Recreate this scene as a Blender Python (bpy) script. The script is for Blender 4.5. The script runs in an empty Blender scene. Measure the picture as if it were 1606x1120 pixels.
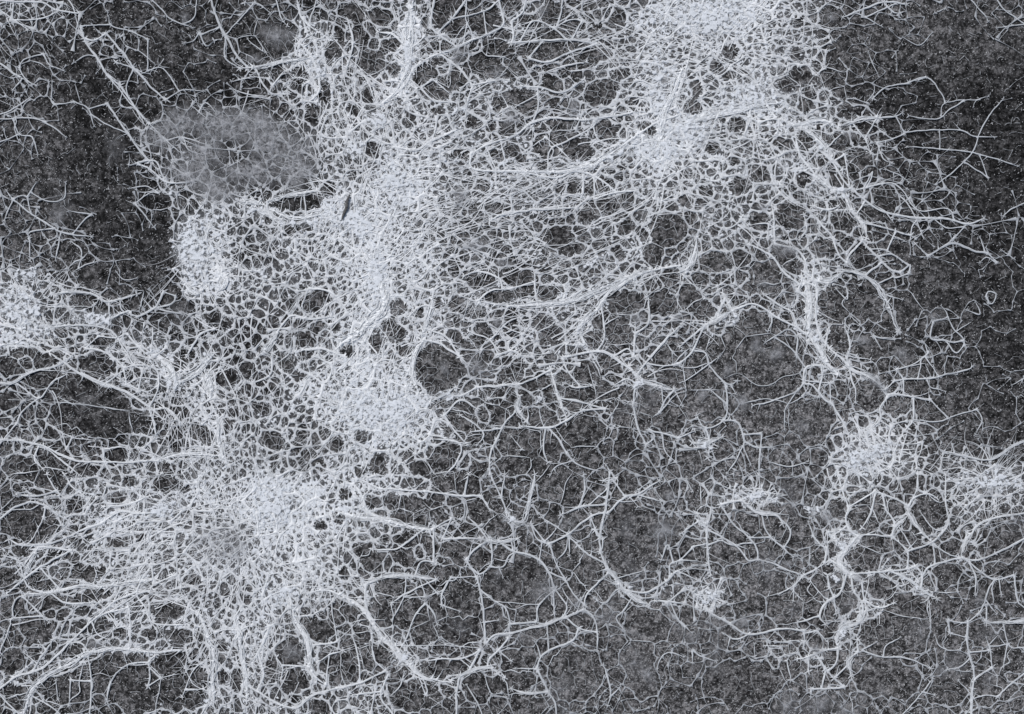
import bpy, math, random
import numpy as np
from mathutils.kdtree import KDTree

random.seed(11)
RNG = np.random.default_rng(11)
scene = bpy.context.scene
W, H = 1606.0, 1120.0          # the patch of ground in view, in millimetres

# ------------------------------------------------------------------ camera, sky, sun, exposure
cam_data = bpy.data.cameras.new('camera')
cam_data.sensor_width = 36.0
cam_data.lens = 36.0 * 2.4 / 1.606
cam_data.clip_start = 0.05
cam_data.clip_end = 500.0
cam = bpy.data.objects.new('camera', cam_data)
cam.location = (0, 0, 2.4)
cam.rotation_euler = (0, 0, 0)
scene.collection.objects.link(cam)
scene.camera = cam

SUN_EL, SUN_AZ = math.radians(52), math.radians(-35)
world = bpy.data.worlds.new('World')
scene.world = world
world.use_nodes = True
wn = world.node_tree
wn.nodes.clear()
sky = wn.nodes.new('ShaderNodeTexSky')
sky.sky_type = 'NISHITA'
sky.sun_disc = False
sky.sun_elevation = SUN_EL
sky.sun_rotation = SUN_AZ
bg = wn.nodes.new('ShaderNodeBackground')
bg.inputs[1].default_value = 0.065
wo = wn.nodes.new('ShaderNodeOutputWorld')
wn.links.new(sky.outputs[0], bg.inputs[0])
wn.links.new(bg.outputs[0], wo.inputs[0])

sun_data = bpy.data.lights.new('sun', 'SUN')
sun_data.energy = 2.8
sun_data.angle = math.radians(16)
sun_data.color = (1.0, 0.965, 0.94)
sun = bpy.data.objects.new('sun', sun_data)
sun.rotation_euler = (math.radians(90) - SUN_EL, 0, -SUN_AZ + math.pi)
sun.location = (0, 0, 3)
scene.collection.objects.link(sun)

scene.view_settings.view_transform = 'Standard'
scene.view_settings.look = 'None'
scene.view_settings.gamma = 1
scene.view_settings.exposure = 0.12
scene.cycles.max_bounces = 5
scene.cycles.transparent_max_bounces = 12
# traced strands and round gaps, per enlarged photo window: (x0,y0) window origin, coordinates at 2.974x
WINDOWS = [
((0,0), """
4:20,5 150,10 210,15 260,45 380,65
3:10,55 60,90 130,140
3:80,80 200,85 270,60
5:375,120 400,195 460,280 500,350 560,400 610,470 650,530 695,585
5:490,150 560,230 620,310 680,380 730,430 775,465
5:500,485 560,570 610,640 650,700 700,750
4:395,180 440,190 500,150
4:540,290 600,310 640,330
3:500,350 560,420 600,470 640,500
3:610,340 590,400 600,450
3:505,75 520,120 630,122
3:375,122 505,120
3:600,140 700,175
3:345,290 400,258 470,245
3:775,465 830,430 870,418 950,425
3:690,185 685,330 650,310
3:710,340 760,320 830,400
3:410,510 500,485
3:345,465 410,505 440,590
3:430,530 520,590 600,620
3:250,490 340,475
3:10,530 60,510 150,445
3:10,555 140,550 230,550
3:60,560 90,625 150,640 175,720
3:10,660 90,628
3:200,560 260,600 310,640
3:80,330 120,370 170,400
4:10,300 60,340 100,370 60,420
3:90,320 110,280 180,240
3:200,250 230,300 300,330
3:245,380 240,470 260,500
4:60,930 150,1000 230,1050 290,1085 430,1105
3:60,930 20,1030
3:60,930 90,915 125,920 160,975
3:30,890 60,930
3:170,850 130,910
3:150,900 200,930 250,940 300,920 305,850
3:320,985 430,1000
3:340,1070 400,1020 430,1000
3:130,1118 140,1080 260,1060
5:985,0 1020,110 1060,180 1110,265 1155,300
3:1060,160 1110,100 1180,35
3:1055,170 1050,270 1110,300
4:1140,15 1210,20 1260,60
3:1155,180 1190,215 1240,245
3:1290,0 1310,80 1340,120
3:1385,0 1400,70
3:710,0 760,50 800,90 900,130
3:920,0 905,80 850,130
3:930,150 900,190 860,200
4:930,150 960,215 1000,190
3:960,150 1000,140
5:1390,20 1410,90 1480,150
3:1475,0 1460,90
7:1120,320 1240,305 1340,285 1460,270
6:1380,180 1450,260 1480,330 1490,420 1440,480
4:1270,400 1330,330
4:1190,330 1230,400 1280,440 1340,440
3:1080,380 1180,360 1250,370
3:1090,420 1160,440 1240,450
3:1250,340 1270,400
7:1250,940 1320,915 1480,890
7:1270,980 1340,1010 1450,1010 1520,990
8:1120,950 1180,940 1240,960
8:1180,960 1250,1000 1300,1040
4:1420,920 1430,1000
3:690,570 760,640 850,720
3:770,660 850,640 880,700 940,720
3:850,610 980,680
3:740,620 780,660
3:900,500 960,550
3:930,520 960,480 1010,530
4:600,770 720,750 780,820
5:640,770 700,790 780,850 900,850
3:600,880 680,870 740,890
3:620,940 700,900 760,900
4:630,950 680,1010 720,1060
3:990,850 960,950
3:1050,790 1110,750
"""),
((533,0), """
5:590,0 520,90 470,140 440,180
3:590,10 590,90 620,160
6:770,60 760,120 690,160 600,195 530,230 420,270 340,330
4:530,100 680,50 740,5
3:670,50 680,150
3:610,100 560,180
6:790,90 810,170 800,230
5:440,0 425,120 470,170
5:470,170 540,210
4:870,0 850,60 800,100
5:760,70 740,0
5:800,200 940,190 1080,185 1200,185
5:860,290 970,290 1060,250 1200,205
4:840,210 900,100 1000,130
3:950,200 880,270
4:1000,130 1060,180
4:1040,0 1030,60 1010,120
3:1000,130 1080,90 1130,90
4:1130,100 1080,190
3:900,70 840,120
6:520,290 570,330 610,390
5:440,230 480,260 520,290
6:200,470 300,400 340,320
10:340,0 330,100 320,230 310,330 260,430 190,490
5:360,400 440,470 520,475
3:440,380 520,440
3:430,370 380,410
4:510,300 500,370
5:620,400 590,500 590,560
4:920,420 925,500 900,560
8:850,800 1000,800 1150,780 1230,740 1330,670 1400,620
6:600,700 700,670 820,630 900,570 1000,550 1150,560 1280,540 1400,520
4:970,780 980,700 1060,660 1180,590 1190,560
3:1180,590 1200,640 1240,670
3:1040,690 1080,750
3:960,640 1030,700
3:890,690 960,640
5:610,720 630,790 850,810
3:690,700 730,780
3:760,680 770,760
6:700,1030 760,1000 900,980 1100,970
5:850,820 1000,830 1100,800 1200,830 1290,870
4:1130,830 1135,900 1120,930
4:1180,840 1190,930
4:1190,930 1280,900 1390,890
4:950,340 1040,310 1150,290
5:840,400 940,410 1040,430 1140,370
3:820,500 900,440
6:40,100 60,200 30,330
5:180,150 250,160 290,230
4:160,470 130,380 90,330
5:210,630 270,700 260,780
6:260,680 350,700 440,650 560,600
3:330,640 350,590 300,540
4:640,380 760,370
5:1400,620 1480,570 1600,530
4:1490,940 1560,910
8:1600,320 1560,420 1500,560 1500,700
"""),
((1066,0), """
5:760,80 840,50 950,10 1060,20
3:820,60 920,110 940,120
3:870,70 930,50 1010,20
3:1190,60 1240,40
3:1360,0 1430,80 1440,100
3:1480,0 1520,50 1600,105
3:1480,130 1600,115
4:900,460 960,410 1070,390
3:1070,385 1150,360 1210,420 1230,450
3:1110,370 1150,340
7:740,590 830,560 900,550 930,550
4:930,555 1010,540 1040,525
3:1010,560 1050,620
3:920,660 1010,640 1060,620
3:1060,610 1200,605 1320,610 1370,635 1470,640
3:1070,540 1150,555 1210,550 1260,510 1330,480
3:1060,685 1160,690 1270,700 1360,712 1450,735 1580,775
3:1510,460 1450,530 1400,620 1370,700 1310,770 1200,860
2:1440,450 1380,470 1370,500
2:1200,520 1240,480 1400,460
4:870,640 920,570
4:810,600 870,650
3:870,650 890,710
3:920,665 950,740 990,760
3:700,680 760,620
3:770,710 780,800 800,850
4:700,760 770,850 810,880
4:720,750 770,720
3:820,880 970,855 1030,880 1080,950 1130,985 1250,975 1290,1010
5:800,880 870,940 960,990 1110,1015 1250,1020 1340,1045 1420,1020
3:1340,1045 1260,1110
9:720,890 800,880
9:760,900 800,980 860,1050 870,1110
4:860,940 830,1000
3:1110,1015 1085,1060 1080,1110
4:850,1040 950,1060 1080,1100
3:1180,1000 1240,1060 1330,1060
9:0,580 120,550 250,520 380,490 480,480
7:480,590 560,580 650,560 740,590
8:560,580 650,660 700,730
7:640,690 700,740 760,790
7:560,790 640,830 720,890
5:540,630 560,720 640,830
3:1510,1010 1540,980 1590,955
3:960,790 1030,820 1070,850
3:1340,770 1400,800 1430,860
2:1400,720 1440,830
2:1210,600 1215,690
3:870,850 900,800 850,850
4:430,960 440,1040 450,1110
3:330,1050 400,1040 440,1060
4:580,1000 590,1070 560,1118
5:620,960 690,980 740,960
5:630,1010 690,1080 730,1118
4:950,10 1000,60 1030,60
2:880,240 900,300 930,360
2:1040,170 1120,210 1180,150
"""),
((0,372), """
3:135,0 140,110
3:345,160 400,130 460,110
3:330,20 380,60 360,130
3:270,0 260,110
3:540,160 580,200 640,190
6:250,265 350,255 440,270 490,300 560,290 640,265
5:230,420 350,410 440,410 510,380 600,345 620,330
4:440,310 420,380
4:510,310 510,370
5:640,370 720,330 760,270
4:720,330 780,345 860,360
4:720,340 800,310 850,285
3:740,240 820,275
4:670,290 710,340
3:560,300 570,340 650,380
6:10,680 60,680 130,635 280,595 350,540
6:230,535 310,590 400,650 480,690 520,700
6:380,630 460,670 600,730 680,780 720,810 760,850
4:80,690 180,750 240,680 310,640
4:70,860 100,820 180,745
4:280,750 340,780
4:400,535 470,530 530,560 580,610
4:580,610 650,595 720,610 740,650 735,720 700,800 720,870 730,950
4:580,610 590,690
3:590,690 650,655 720,665
3:600,700 680,720 720,690
4:480,690 560,620
4:430,430 520,440 580,520 620,570
3:400,520 430,470
3:460,460 540,470 590,440
4:590,450 640,500 700,560
6:10,945 100,950 200,975 280,1010 360,1040 480,1050 600,1050 740,1030
5:480,990 490,1050 520,1110
4:480,990 560,980 600,990
4:180,990 160,1030 200,1080
3:10,950 60,890 80,870
4:200,975 300,1050 370,1110
4:340,930 310,990
3:250,890 330,930 440,950
3:300,880 310,990
3:130,870 160,930
11:740,560 800,620 830,690
10:820,690 900,640 950,600 1000,540
9:940,580 980,700 980,750
6:690,810 780,800 850,870
8:1010,830 1020,950 1040,1030
7:740,1040 860,1010 1020,1020
5:870,560 930,460 1000,430
5:1260,480 1350,370 1420,360
5:1270,540 1260,640 1180,680
9:1200,560 1260,500 1300,440
6:1380,530 1500,520 1606,560
6:1380,380 1480,380 1560,370
4:1420,260 1400,340
5:1440,240 1520,250 1590,290
3:900,370 960,410 1040,440
4:1050,100 1090,140
8:1000,150 1060,200 1010,260
8:850,200 900,260 960,240
"""),
((533,372), """
13:0,500 70,460 130,400 200,330 190,230 150,180
8:380,480 420,350 430,290
8:390,480 350,540 340,640 370,740
5:390,480 470,500 560,560 600,600
5:420,430 500,470 560,560
7:640,300 800,320 950,310 1080,300 1200,250 1330,190 1480,150 1600,130
9:1200,340 1250,260 1330,210 1450,150
9:1100,460 1130,400 1200,340
7:1060,500 1140,500 1110,440
4:640,290 700,250 800,245
4:740,190 800,240
4:800,240 880,210
5:910,170 910,250 920,310
4:1050,230 1050,270 1030,300
4:700,480 780,400 840,370
3:780,430 850,450
4:850,450 860,510
7:980,610 1000,680 1030,770 1050,830
5:850,690 990,620
6:1050,540 1200,530 1280,560 1360,620 1400,660
8:1350,600 1400,660 1500,700 1560,710
4:1180,560 1220,620
4:1280,540 1340,520 1400,560
4:1240,320 1235,460 1200,520
3:1235,410 1300,370
4:1380,400 1370,560
5:1440,290 1440,400 1380,450
6:1390,640 1450,560 1500,500 1560,440 1600,400
4:1430,590 1500,600 1560,570
4:1560,710 1520,760 1470,830
3:1560,700 1600,790
5:1370,780 1390,890 1430,970
5:1370,780 1375,700 1400,650
5:1450,880 1530,920 1600,950
4:1440,900 1470,930 1420,980
5:840,880 970,890 1050,860 1130,810 1240,800
4:1050,740 1120,770 1240,800
5:970,890 1020,940 1060,1010
4:960,900 950,990 970,1050
4:730,950 770,870 800,810
3:800,930 850,990
5:730,950 700,1020 700,1110
4:500,850 560,930 600,970
4:560,830 630,870 670,920 640,970
5:500,750 560,740 640,700
5:480,840 560,760 640,800
4:430,940 560,960 550,1040 490,1110
4:610,910 740,880
4:1060,1010 1110,1060 1200,1090
3:980,1110 1010,1070 1070,1060
3:1240,1060 1280,1100
3:1500,920 1520,1000 1570,1050
3:1490,820 1560,740 1606,720
6:640,700 760,690 830,690
7:870,860 830,800 840,740
6:740,560 800,530 860,560
4:600,440 700,480 740,550
5:580,180 650,160 740,190 760,230
4:1040,560 1060,620 1120,680
4:1050,680 1100,700 1190,690
4:1280,690 1340,660 1390,690
3:1500,700 1500,780
6:540,700 480,740 420,770
"""),
((1066,372), """
10:20,180 60,100 80,0
5:320,30 400,70 440,100 480,160 560,220
5:440,30 520,50 570,80 600,160
5:720,0 740,80 760,130
6:840,0 870,40 920,90 980,150 1030,165
5:1030,165 1075,130 1085,145
4:1000,160 1000,190 1070,170
4:920,90 990,80 1060,120
4:970,60 1000,0
3:900,40 960,60 1040,120
6:860,10 800,70 780,120
7:740,150 830,170 900,210 940,260 980,330 1000,400 1020,440
5:1020,440 1050,450
4:890,470 940,470 1000,470
3:890,440 940,520
3:920,400 960,430
3:950,260 1040,290
5:860,180 930,130
3:920,220 980,180
10:570,180 600,290 600,380 600,450
12:600,450 660,540 700,600 740,640
5:560,200 555,250 590,270
5:600,200 640,240 635,330 640,400 660,470 690,520
7:650,200 700,200 760,160
9:120,410 180,380 250,340
6:210,290 190,330 170,380
9:200,260 240,330 260,370
5:0,510 60,460 120,410
5:0,590 60,530 130,440
4:60,400 120,410
4:70,530 120,540 140,600 200,670 220,700
3:0,680 60,650 180,560
5:260,320 340,310 430,360 500,400 560,430 610,480
5:390,265 470,320 520,350 560,410
4:420,360 430,400 410,440
4:400,490 450,460 500,430 530,440 550,480 560,540
4:450,480 520,520 560,570 590,620 580,660
8:700,520 760,570 800,610 880,650 960,710
4:770,420 795,500 780,570 790,610 800,660 820,720 820,770
3:800,560 890,570
4:690,430 680,500
4:660,580 660,660 650,720
5:720,640 660,600 590,610 580,680 620,690 680,760 710,780 760,860 790,930
3:710,700 710,770
3:590,670 700,680
4:580,680 540,720 470,750 390,775 340,785
3:570,720 510,770 490,810 490,900
5:970,740 1000,730 1090,745 1180,745
5:1090,745 1090,850 1060,890
5:970,740 935,800 935,850 900,890
3:960,720 1000,670
4:1000,670 1070,660 1170,660 1240,640 1340,620 1370,600
4:1010,590 1010,620 1040,660 1050,720
3:970,630 1080,595 1140,560 1170,530
4:1165,400 1170,470 1230,480 1280,490 1330,480
3:1140,490 1170,550
3:1185,390 1250,370 1220,320
3:1250,370 1280,430 1320,470 1340,520
3:1240,480 1290,540 1340,500
3:1130,570 1110,640
3:1150,560 1200,620
3:1150,640 1170,700 1210,710 1240,720
3:1400,270 1440,255 1475,265 1460,310 1420,310
3:1380,300 1400,360 1340,340
3:1430,280 1440,320
3:1100,860 1200,860 1290,830 1370,810
3:1170,760 1250,840
3:1380,780 1410,850 1380,920
3:1550,690 1600,660
6:1230,1000 1330,1020 1430,1040 1500,1010 1560,970 1606,955
4:225,660 240,690 270,670
3:240,690 260,730
4:220,690 220,760 210,850 120,890 80,830
5:200,860 260,860 290,900 300,950 320,960 360,980 430,980
4:300,920 380,915
5:120,890 140,960 130,1030
4:0,910 70,905
8:60,960 130,960 200,930
3:380,910 380,960
4:140,710 220,780
3:300,960 260,1050 220,1100
3:310,980 330,1060
5:370,1110 375,1000
3:420,1050 510,1070 600,1045
5:1160,100 1240,40 1290,30 1360,60 1440,75
4:1100,30 1160,90
3:1440,75 1490,115
3:1400,120 1430,95 1480,120
4:1240,40 1290,0
3:1400,0 1430,50
3:1500,60 1560,100
3:730,240 780,290 775,230
3:800,370 840,410
3:940,860 1000,900
"""),
((0,744), """
5:10,200 60,160 140,130 200,140 260,180 330,220
4:210,150 215,190
3:205,200 160,290 120,320
5:40,305 110,330 220,325 300,300 380,260 440,230
5:80,95 170,100 250,95
4:110,60 150,100
5:180,340 240,340 330,340
7:120,480 130,430 170,360 180,340
5:130,440 80,400 20,380
5:30,560 100,500 150,460 260,390 350,350
5:70,420 130,520 200,560
7:120,560 260,545 380,520 480,520 600,500 730,490
4:190,440 250,500 290,560
4:300,0 340,60 410,110
4:220,0 250,60 300,110
6:10,990 80,940 200,900 330,780 400,710 470,650 540,590 620,540
8:110,1110 150,1010 220,940 330,880 430,830 540,810 640,820 740,830 800,820 870,820
5:150,900 200,840 250,770
4:60,670 60,620 80,580 130,560
4:10,800 50,700 60,670 200,665
4:110,580 170,630 230,690
4:430,800 425,950 420,1110
4:320,780 380,790 420,830
4:600,620 610,720 600,800
4:430,650 520,640 600,620
3:440,700 460,750 510,770
3:530,720 590,710 600,750
4:500,1060 510,990 560,910 630,880 690,880
7:690,880 730,840
4:700,880 700,950 690,990
4:720,900 770,950
3:690,990 750,950
3:850,1040 900,920 960,870
4:860,1000 950,1000
4:330,960 420,965
3:260,960 270,1050
3:330,960 320,1080
10:930,650 980,780 1000,860 990,960 1000,1060
9:1110,700 1130,850 1150,950 1150,1060
6:1180,980 1230,1030 1300,1070 1380,1090 1430,1050 1480,1020 1606,1000
5:1230,700 1210,830 1230,930 1210,990
10:1350,560 1380,680 1430,770 1440,860 1460,930 1520,980
4:1290,850 1320,900 1310,960
3:1320,890 1420,900
4:1440,800 1500,790 1560,785 1600,770
4:1450,550 1530,540 1600,600
3:1530,560 1560,700 1580,790
4:1480,880 1540,840 1600,820
3:1540,850 1540,960
3:170,1040 230,1080 270,1110
4:660,480 640,560 680,620 710,690 800,700 880,700
4:10,1040 80,1110
5:480,150 600,140 700,100
6:470,230 560,170 640,180 740,180
5:230,560 310,600 420,600
4:520,640 640,560 720,540
3:110,830 170,880
3:180,780 230,830
4:480,110 500,40
6:1180,880 1240,760 1260,700
4:1380,660 1440,660 1480,640
"""),
((533,744), """
11:0,560 60,590 110,630 150,690 200,760 250,820 290,860 350,900
8:250,820 300,870 380,940 450,960 520,970
9:260,800 290,850 270,890
8:100,520 170,490 240,470 330,475 450,490
6:130,530 120,600 150,680
4:450,480 380,520 300,560 240,600
3:370,500 400,570
3:310,480 300,570 240,680
4:390,600 350,660 320,740 290,790
4:400,600 440,650 455,700
3:300,570 390,580
4:500,480 480,550 475,610
3:390,480 460,560
3:400,570 500,550
3:520,480 640,475
3:475,610 560,640
5:640,480 655,550 670,640 670,780
4:660,540 720,590 770,620 790,680 795,760
3:670,690 740,680
2:290,800 450,797 650,800
2:720,597 920,597
5:480,300 560,300 640,295
4:480,300 530,220
7:660,300 700,310 760,310 830,300
5:590,400 630,350 690,320
4:590,400 620,450 640,480
4:705,320 710,400 700,430 650,465 600,430
4:700,430 760,430 790,380 830,350
3:740,430 760,480
5:740,320 800,355 870,370 930,400 970,450 1000,530
3:800,310 805,360
3:930,340 930,400
4:970,350 1010,420 1050,490 1100,570 1140,610
4:980,450 1050,490
4:1000,530 1040,580 1060,620 1040,680
4:1000,540 930,610 915,670
4:1000,550 1000,650
5:800,700 880,690 930,690
6:670,800 720,750 800,740 870,720 960,700 1040,670 1140,630
5:790,760 740,820 700,860 690,910
4:740,820 800,870
7:520,960 580,930 640,910 700,900 740,930 770,950
5:600,920 640,840 660,810
5:545,1110 545,1020 570,960
3:590,980 640,1060 660,1110
4:410,870 480,860 560,860 620,840 660,820
3:560,880 600,900
3:380,950 410,1010 430,1040
3:240,1030 280,990 300,920
3:360,930 400,1030
6:800,1000 870,1020 970,1015
4:970,1015 1000,1060 1010,1110
5:920,910 940,850 1000,810 1080,780 1110,730
5:920,910 950,970 975,1020
3:930,840 910,780
3:820,905 920,905
3:970,710 970,820
4:1060,690 1120,720 1200,735
4:1140,630 1180,660 1200,720 1200,820
3:1080,790 1130,810
4:1230,890 1250,950 1265,1020 1250,1080
3:1265,1040 1310,990
6:1240,0 1240,150 1215,280 1215,360
7:1215,360 1250,440 1320,530
9:1250,450 1320,530 1380,580 1440,610
5:1060,280 1110,330 1170,380 1220,420
5:980,310 1060,285 1100,250 1180,190 1250,180
4:880,220 920,300 980,330
4:890,230 970,290
5:1030,190 1130,150 1250,140
5:1250,180 1330,105 1390,95 1440,60 1490,30
4:1390,100 1500,125
3:1350,100 1390,150
4:1270,30 1330,90
7:1230,30 1290,20
5:1140,0 1140,80 1110,140
3:1220,60 1160,150
4:1170,200 1200,260
7:1190,260 1220,300
3:1310,470 1420,450
5:1330,540 1430,550 1520,500 1560,460 1606,440
6:1520,500 1560,470
4:1540,480 1540,420 1600,400
4:1240,470 1190,520 1150,560 1140,620
4:1200,590 1240,600 1290,540 1330,540
4:1350,590 1320,640 1290,670 1330,730
4:1540,600 1580,680 1606,720
5:1470,590 1606,600
4:1500,400 1530,330 1560,420
3:1480,910 1490,870 1530,830 1606,850
4:700,0 740,80 780,180
4:770,0 780,100
7:780,180 820,220 860,210 880,130 900,60 910,0
4:600,200 640,240 690,300
4:430,240 530,200
5:440,260 440,400
9:0,180 100,200 200,210 300,240 430,260
8:60,30 110,110
6:110,110 130,170 200,200
3:150,760 160,860 230,930
4:60,760 90,870 90,960
5:0,1000 100,970 230,900
5:60,1030 200,1010
5:400,80 560,100 660,100
4:660,100 700,170
4:1070,290 1070,380
3:940,200 1000,240 1050,260
5:230,930 190,1030 240,1110
4:180,80 260,70 400,80
4:150,350 200,350 280,340 390,260
4:190,70 110,30
4:350,470 380,410 460,410
5:600,0 580,100
"""),
((1066,744), """
3:95,50 100,150
3:30,20 60,80
8:80,180 120,230 150,170
8:90,220 130,260
4:0,280 60,220
5:120,260 130,340 135,420 145,470
4:60,340 0,410
3:60,340 120,320
4:200,170 250,230 320,290 360,350 365,400
4:150,250 210,300 270,340 320,400 370,400 430,410 470,430 560,460
4:320,300 420,300
4:380,180 400,250 430,300 480,340 530,385
4:450,190 510,250 510,300 490,340
7:270,100 350,170 450,190 480,230
6:170,150 230,130 300,110
3:130,330 190,310 240,330 320,330
3:460,560 530,520 580,470 640,440 700,390
4:580,470 650,460
3:610,500 680,580 720,570
3:540,520 530,590
4:600,290 660,330 700,350
3:600,220 620,290
11:690,270 740,320 780,340 740,390 760,440 800,470
10:800,470 850,500
9:780,340 830,290
4:700,300 780,240
5:660,390 690,330
5:700,400 740,440
4:830,290 880,280 970,290
5:850,250 890,180 915,80
5:790,160 775,200 790,260 830,280
4:790,150 890,80
4:740,0 760,80 790,160
5:950,80 960,160 1000,220 990,300
5:910,80 1000,110 1065,150
7:1065,150 1070,190 1130,270 1170,310
5:1065,150 1090,110 1150,90 1200,110
5:1110,0 1110,70 1150,90
3:1110,70 1080,120
7:1070,190 1010,240 990,290
4:1240,0 1240,120 1250,230 1200,300
5:1070,360 1170,320 1250,270
4:1180,320 1190,420
3:1180,320 1250,370 1310,390
3:1120,170 1180,250 1230,260
4:1010,300 1060,360 1060,430
3:1030,250 1080,330
5:810,440 880,460 980,450 1060,440 1100,430
6:980,460 1070,490 1130,540 1200,580
5:1100,430 1130,470 1130,530
5:1130,470 1170,430 1240,405 1310,390
8:1310,390 1330,310 1380,250
6:1340,300 1400,230 1480,200 1606,180
5:1310,390 1380,400 1470,370 1606,300
4:1330,390 1400,450 1470,490 1560,460
4:1350,410 1380,480 1380,560
4:1470,490 1440,540 1420,600 1400,660
4:1560,470 1575,590 1606,620
3:1440,590 1480,650
3:1490,500 1500,560
3:1460,430 1490,400
6:800,470 810,540 850,600 860,650
6:770,470 750,550 680,600 650,660 680,700
5:690,470 700,530 720,570
5:850,500 860,590
5:730,590 730,650
9:860,640 830,690 760,720 730,760 740,810
10:830,690 840,640
5:860,590 930,620 1000,600
4:870,650 930,630
4:550,690 650,660
4:640,740 690,780
6:740,810 680,820 600,850 550,860
5:600,850 600,920
5:740,820 730,880 690,920
5:640,850 680,910
5:680,910 720,950 770,1000
5:770,990 700,1000 610,1000
9:830,830 790,870 800,940
6:830,770 830,830
4:740,930 790,880
4:660,930 660,990
4:610,1040 615,990
3:800,1050 810,1110
4:860,840 940,850 1050,855 1120,880 1170,905
3:950,840 960,800 1030,760
3:850,820 920,780
5:200,680 300,740 380,740 470,720 580,730
5:100,610 150,650 240,690
4:200,740 260,770 330,745
4:580,730 580,780
4:580,740 640,730
4:60,800 100,850 170,870
3:0,690 60,740
3:60,820 60,880
3:220,820 230,770
3:350,790 350,850
3:400,800 500,800
4:500,870 520,960
3:250,600 240,640
4:1240,680 1260,740
4:1250,680 1330,690 1400,650
5:1350,690 1340,760 1350,830 1370,900
4:1350,830 1430,825
4:1350,860 1310,900 1250,910
6:1360,1110 1365,1000 1380,950 1440,910
4:1370,900 1370,960
3:1430,760 1450,830 1460,900 1480,940
3:1510,720 1540,800 1606,810
3:1460,800 1540,790
3:1530,800 1510,900
3:1540,960 1606,980
4:1480,1060 1530,990 1606,930
3:1380,1050 1430,1030 1490,1040
3:1300,960 1350,1030
3:1180,950 1130,1020 1050,1110
3:1140,1020 1190,1030
7:1430,690 1500,690 1606,680
3:1165,600 1170,690
3:1190,750 1210,800 1260,820 1310,815
3:1260,740 1320,760
4:0,480 80,490 
3:10,400 80,400
4:1420,680 1430,620 1400,600
"""),
]
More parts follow.
